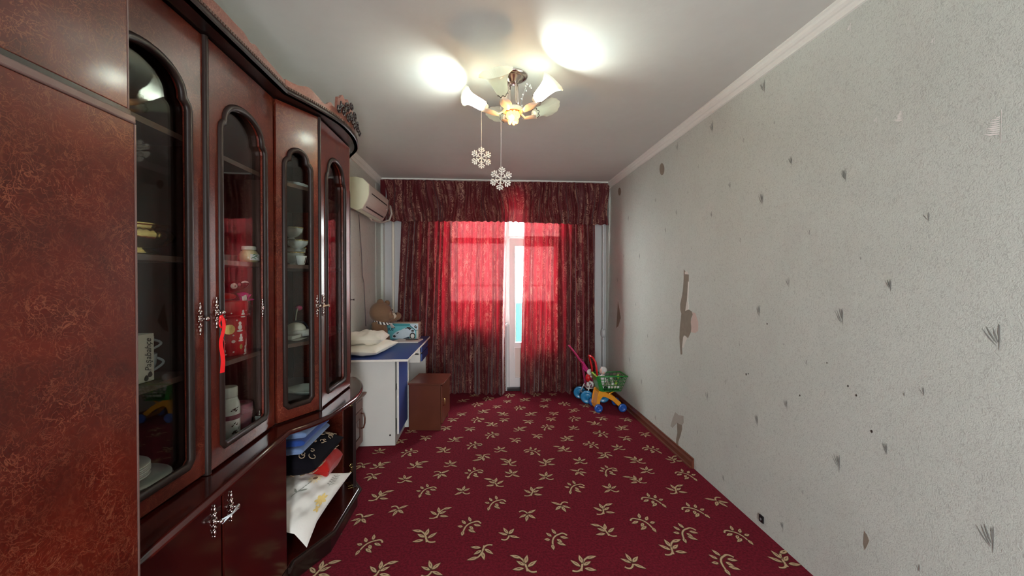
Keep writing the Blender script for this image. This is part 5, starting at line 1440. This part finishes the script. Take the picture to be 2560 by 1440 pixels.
# little play pieces in the basket
rr = random.Random(5)
kinds = [('cream', 'card'), ('lime', 'lime'), ('white', 'white_pl'), ('black', 'black'), ('pink', 'skin')]
first = {}
pos = [(1.31 + .035 * (i % 6), 4.345 + .042 * ((i // 6) % 4), .256 + .034 * (i // 24)) for i in range(24)] + [(1.37, 4.35, .30), (1.42, 4.34, .30), (1.47, 4.36, .30), (1.44, 4.42, .31), (1.39, 4.43, .31), (1.49, 4.44, .31), (1.46, 4.34, .35), (1.50, 4.38, .36), (1.42, 4.38, .35), (1.53, 4.35, .37), (1.48, 4.33, .385)]
for i, p in enumerate(pos):
    nm, mt = kinds[rr.choice((0, 0, 1, 2, 2, 3, 4))] if i < 24 else kinds[(0, 2, 1, 0, 2, 4, 3, 1, 2, 3, 1)[i - 24]]
    if nm not in first:
        m = MB(); m.lathe((0, 0, 0), [(.002, -.017), (.012, -.013), (.017, 0), (.013, .012), (.004, .017), (.003, .024)], 10)
        o = m.build('play_food', mt); o.location = p
        tag(o, nm + ' plastic play food piece inside the green toy basket', 'toy', nm + ' play food in the toy basket'); first[nm] = o
    else:
        o = dup(first[nm], p)
    o.rotation_euler = (rr.uniform(0, 1), rr.uniform(0, 1), 0)
# stroller behind
sr = thing('toy_stroller', (1.17, 4.7, 0), 'toy doll stroller with pink seat and light blue wheels by the curtain', 'toy')
for (x, y) in ((1.205, 4.60), (1.165, 4.80), (1.40, 4.62), (1.40, 4.80)):
    MB().lathe((x, y, .078), [(.010, -.014), (.055, -.014), (.070, -.010), (.077, 0), (.070, .010), (.055, .012), (.045, .004), (.030, .004), (.022, .012), (.010, .014), (.009, .020), (.002, .021)], 28, (-.25, -1, 0)).build('wheel', 'wheel_light', sr)
m = MB(); m.tube([(1.40, 4.62, .078), (1.29, 4.64, .25), (1.19, 4.66, .43), (1.07, 4.67, .60), (1.02, 4.68, .66)], .008, 8); m.tube([(1.40, 4.80, .078), (1.29, 4.78, .25), (1.19, 4.78, .43), (1.07, 4.78, .60), (1.02, 4.77, .66)], .008, 8); m.tube([(1.02, 4.68, .66), (1.02, 4.77, .66)], .010, 8)
m.build('push_bar', 'pink_pl', sr)
m = MB(); m.tube([(1.205, 4.61, .078), (1.24, 4.63, .20), (1.30, 4.64, .27)], .007, 8); m.tube([(1.165, 4.79, .078), (1.22, 4.78, .20), (1.30, 4.78, .27)], .007, 8); m.tube([(1.205, 4.61, .10), (1.165, 4.79, .10)], .006, 8); m.box(1.21, 4.64, .165, 1.36, 4.78, .175)
m.build('leg_frame', 'white_pl', sr)
m = MB(); m.grid(lambda i, j: (1.165 + .05 * j + .012 * sin(i * PI) - .16 * (1 - j) * .0 + .10 * (j > .99) * 0, 4.66 + .115 * i, .20 + .30 * (1 - j) ** 1.0), 8, 10); m.grid(lambda i, j: (1.21 + .13 * j, 4.66 + .115 * i, .20 - .02 * sin(j * PI) + .02 * j), 8, 8)
m.grid(lambda i, j: (1.165 + .17 * j, 4.66, .50 - .26 * j - .1 * i * (1 - j)), 6, 6)
m.build('seat_cloth', 'magenta', sr, fix=False)
d2_ = thing('doll', (1.25, 4.66, .2), 'white and red doll lying in the pink toy stroller', 'doll')
m = MB(); m.ball((1.245, 4.63, .365), .036, .036, .038, 14); m.build('head', 'white_pl', d2_)
m = MB(); m.ball((1.225, 4.64, .295), .034, .04, .05, 12); m.build('clothes', 'cart_red', d2_)
m = MB(); m.tube([(1.235, 4.62, .26), (1.27, 4.60, .24), (1.27, 4.60, .20)], .014, 8); m.tube([(1.225, 4.64, .24), (1.22, 4.62, .20)], .018, 8); m.tube([(1.245, 4.61, .32), (1.285, 4.60, .31)], .012, 8); m.build('limbs', 'white_pl', d2_)
m = MB(); m.ball((1.238, 4.598, .372), .005); m.ball((1.262, 4.600, .372), .005); m.build('eyes', 'ink', d2_)

# ------------------------------------------------------------------ chandelier
CX, CY_ = .175, 2.43
ch = thing('chandelier', (CX, CY_, ZC), 'five-armed ceiling chandelier with frosted tulip shades and an amber centre', 'chandelier')
MB().lathe((CX, CY_, ZC - .001), [(.088, 0), (.092, -.004), (.088, -.012), (.070, -.018), (.062, -.020), (.055, -.030), (.040, -.036), (.034, -.048), (.022, -.052), (.001, -.054)], 48).build('canopy', 'chrome', ch)
m = MB()
for a in (.5, 2.1, 3.6, 5.2):
    pts = [(CX + r_ * cos(a), CY_ + r_ * sin(a), z) for r_, z in ((.030, 2.655), (.034, 2.60), (.034, 2.55), (.042, 2.515), (.058, 2.490))]; m.tube(pts, .0065, 8)
m.build('stem', 'chrome', ch)
HZ = 2.475
MB().lathe((CX, CY_, HZ), [(.046, .012), (.060, .014), (.066, .004), (.062, -.006), (.050, -.008), (.044, 0), (.046, .012)], 36).build('hub_ring', 'arm_white', ch)
MB().lathe((CX, CY_, HZ), [(.044, .008), (.030, .018), (.001, .020)], 24).build('hub_cap', 'walnut', ch)
shade_prof = [(.017, 0), (.026, .008), (.034, .025), (.040, .050), (.048, .078), (.060, .105), (.075, .125), (.090, .138), (.098, .141)]
for k, ang in enumerate((247, 319, 31, 103, 175)):
    a = math.radians(ang); dr_ = Vector((cos(a), sin(a), 0)); el = math.radians(30)
    ax = dr_ * cos(el) + Vector((0, 0, sin(el)))
    base = Vector((CX, CY_, 0)) + dr_ * .165; base.z = 2.498
    ctr = Vector((CX, CY_, HZ))
    m = MB(); m.tube([ctr + dr_ * .058, ctr + dr_ * .09 + Vector((0, 0, -.018)), ctr + dr_ * .125 + Vector((0, 0, -.012)), base - ax * .012], .006, 8)
    arm = m.build('arm', 'arm_white', ch)
    m = MB(); m.lathe(base - ax * .016, [(.004, 0), (.016, .003), (.022, .012), (.020, .018)], 20, ax); m.build('shade_holder', 'arm_white', arm)
    lit = ang in (319, 175)
    side = dr_.cross(Vector((0, 0, 1)))
    m = MB(); rw, z_l = .036, .10
    m.grid(lambda i, j: ctr + dr_ * (.085 + .105 * j) + side * ((i - .5) * 2 * rw * sin(PI * min(1, .12 + j * .95)) ** .8) + Vector((0, 0, -.030 + .028 * j + .012 * (2 * i - 1) ** 2)), 8, 10); m.build('leaf_cap', 'leaf_cap', arm, fix=False)
    m = MB(); sp_ = lambda a_, j: 1 + (.012 * cos(a_ * 40) if 1 < j < 7 else 0) + (.055 * abs(cos(a_ * 6)) - .02 if j >= 7 else 0) + (.015 * cos(a_ * 6) if j >= 5 else 0)
    m.lathe(base, shade_prof, 120, ax, mod=sp_, cap=False); upv = side.cross(ax)
    for vi, v_ in enumerate(m.v):
        r_ = Vector(v_) - base; t_ = max(0, min(1, r_.dot(ax) / .10)); m.v[vi] = tuple(Vector(v_) - upv * r_.dot(upv) * (.50 * t_))
    sh = m.build('shade', 'frost', ch)
    m = MB(); m.tube([base + ax * (.012 + .006 * cos(t * 7)) + (side * cos(t) + ax.cross(side) * sin(t)) * .030 for t in [2 * PI * i / 40 for i in range(40)]], .0022, 5, closed=True); m.build('gap_shade_ring', 'ink', sh)  # dark ring drawn in place of the black shaded gap at the neck
    m = MB(); m.lathe(base + ax * .02, [(.010, 0), (.012, .01), (.015, .022), (.014, .032), (.008, .038), (.001, .040)], 16, ax)
    m.build('bulb', 'bulb_cold' if lit else 'porcelain', sh)
    if lit:
        p = base + ax * .06
        light('shade_lamp', 'POINT', p, LAMP_W, (.91, 1.0, .94), .03)
m = MB()
for k in range(9):
    a = 2 * PI * k / 9; m.ball((CX + .030 * cos(a), CY_ - .01 + .030 * sin(a), HZ - .030), .013, .013, .020, 10)
    if k % 3 == 0: m.ball((CX + .022 * cos(a + .3), CY_ - .01 + .022 * sin(a + .3), HZ - .058), .014, .014, .018, 10)
for k in range(5):
    a = 2 * PI * k / 5; m.ball((CX + .022 * cos(a), CY_ - .01 + .022 * sin(a), HZ - .068), .011, .011, .014, 10)
am = m.build('amber_flower', 'amber', ch)
MB().ball((CX - .008, CY_ - .035, HZ - .055), .014, .012, .018, 12).build('bulb', 'bulb_warm', am)
light('amber_lamp', 'POINT', (CX - .005, CY_ - .03, HZ - .10), 2.2, (1, .58, .22), .02)
for sx, a0 in ((.075, .2), (-.07, 2.9)):
    m = MB(); q = [(CX + sx * (.6 + .9 * t), CY_ - .03, HZ + .02 + .13 * sin(t * 2.2)) for t in [i / 8 for i in range(9)]]; m.tube(q, .0012, 5)
    for i in range(9):
        m.ball((q[i][0] + .008 * cos(i * 2.1), CY_ - .03, q[i][2] + .006 * sin(i * 1.7)), .005, .003, .007, 6)
    m.build('crystal_spray', 'crystal', ch)

# hanging snowflakes


def snowflake(c, r, rot, top, label, yaw):
    o = thing('snowflake', c, label, 'decoration', None)
    mb = MB(); n = 6
    q = Matrix.Rotation(yaw, 3, 'Z'); cc = Vector(c)
    W = lambda x, z: cc + q @ Vector((x, 0, z))
    for k in range(n):
        a = rot + 2 * PI * k / n; ux, uz = cos(a), sin(a)
        mb.tube([W(0, 0), W(ux * r * .97, uz * r * .97)], .0032, 6)
        mb.ball(W(ux * r, uz * r), .0055, n=8)
        for t, l in ((.34, .20), (.55, .36), (.76, .28)):
            for s in (1, -1):
                b = a + s * .95; p0 = (ux * r * t, uz * r * t); p1 = (p0[0] + cos(b) * r * l, p0[1] + sin(b) * r * l)
                mb.tube([W(*p0), W(*p1)], .0027, 6); mb.ball(W(*p1), .0040, n=8)
                if l > .22:
                    for s2 in (1, -1):
                        b2_ = b + s2 * .8; h_ = (p0[0] + (p1[0] - p0[0]) * .55, p0[1] + (p1[1] - p0[1]) * .55)
                        mb.tube([W(*h_), W(h_[0] + cos(b2_) * r * .11, h_[1] + sin(b2_) * r * .11)], .0023, 5)
    mb.build('flake', 'snow', o)
    MB().tube([(c[0], c[1], c[2] + r * .9), (c[0] + .001, c[1], (c[2] + top) / 2), (c[0], c[1], top)], .0012, 5).build('string', 'snow', o)


snowflake((-.0155, 2.40, 2.178), .060, PI / 2, 2.487, 'upper left white foam snowflake hanging from the chandelier on a string', .15)
snowflake((.0955, 2.27, 2.024), .062, PI / 2 - .12, 2.472, 'lower right white foam snowflake hanging from the chandelier on a longer string', -.2)
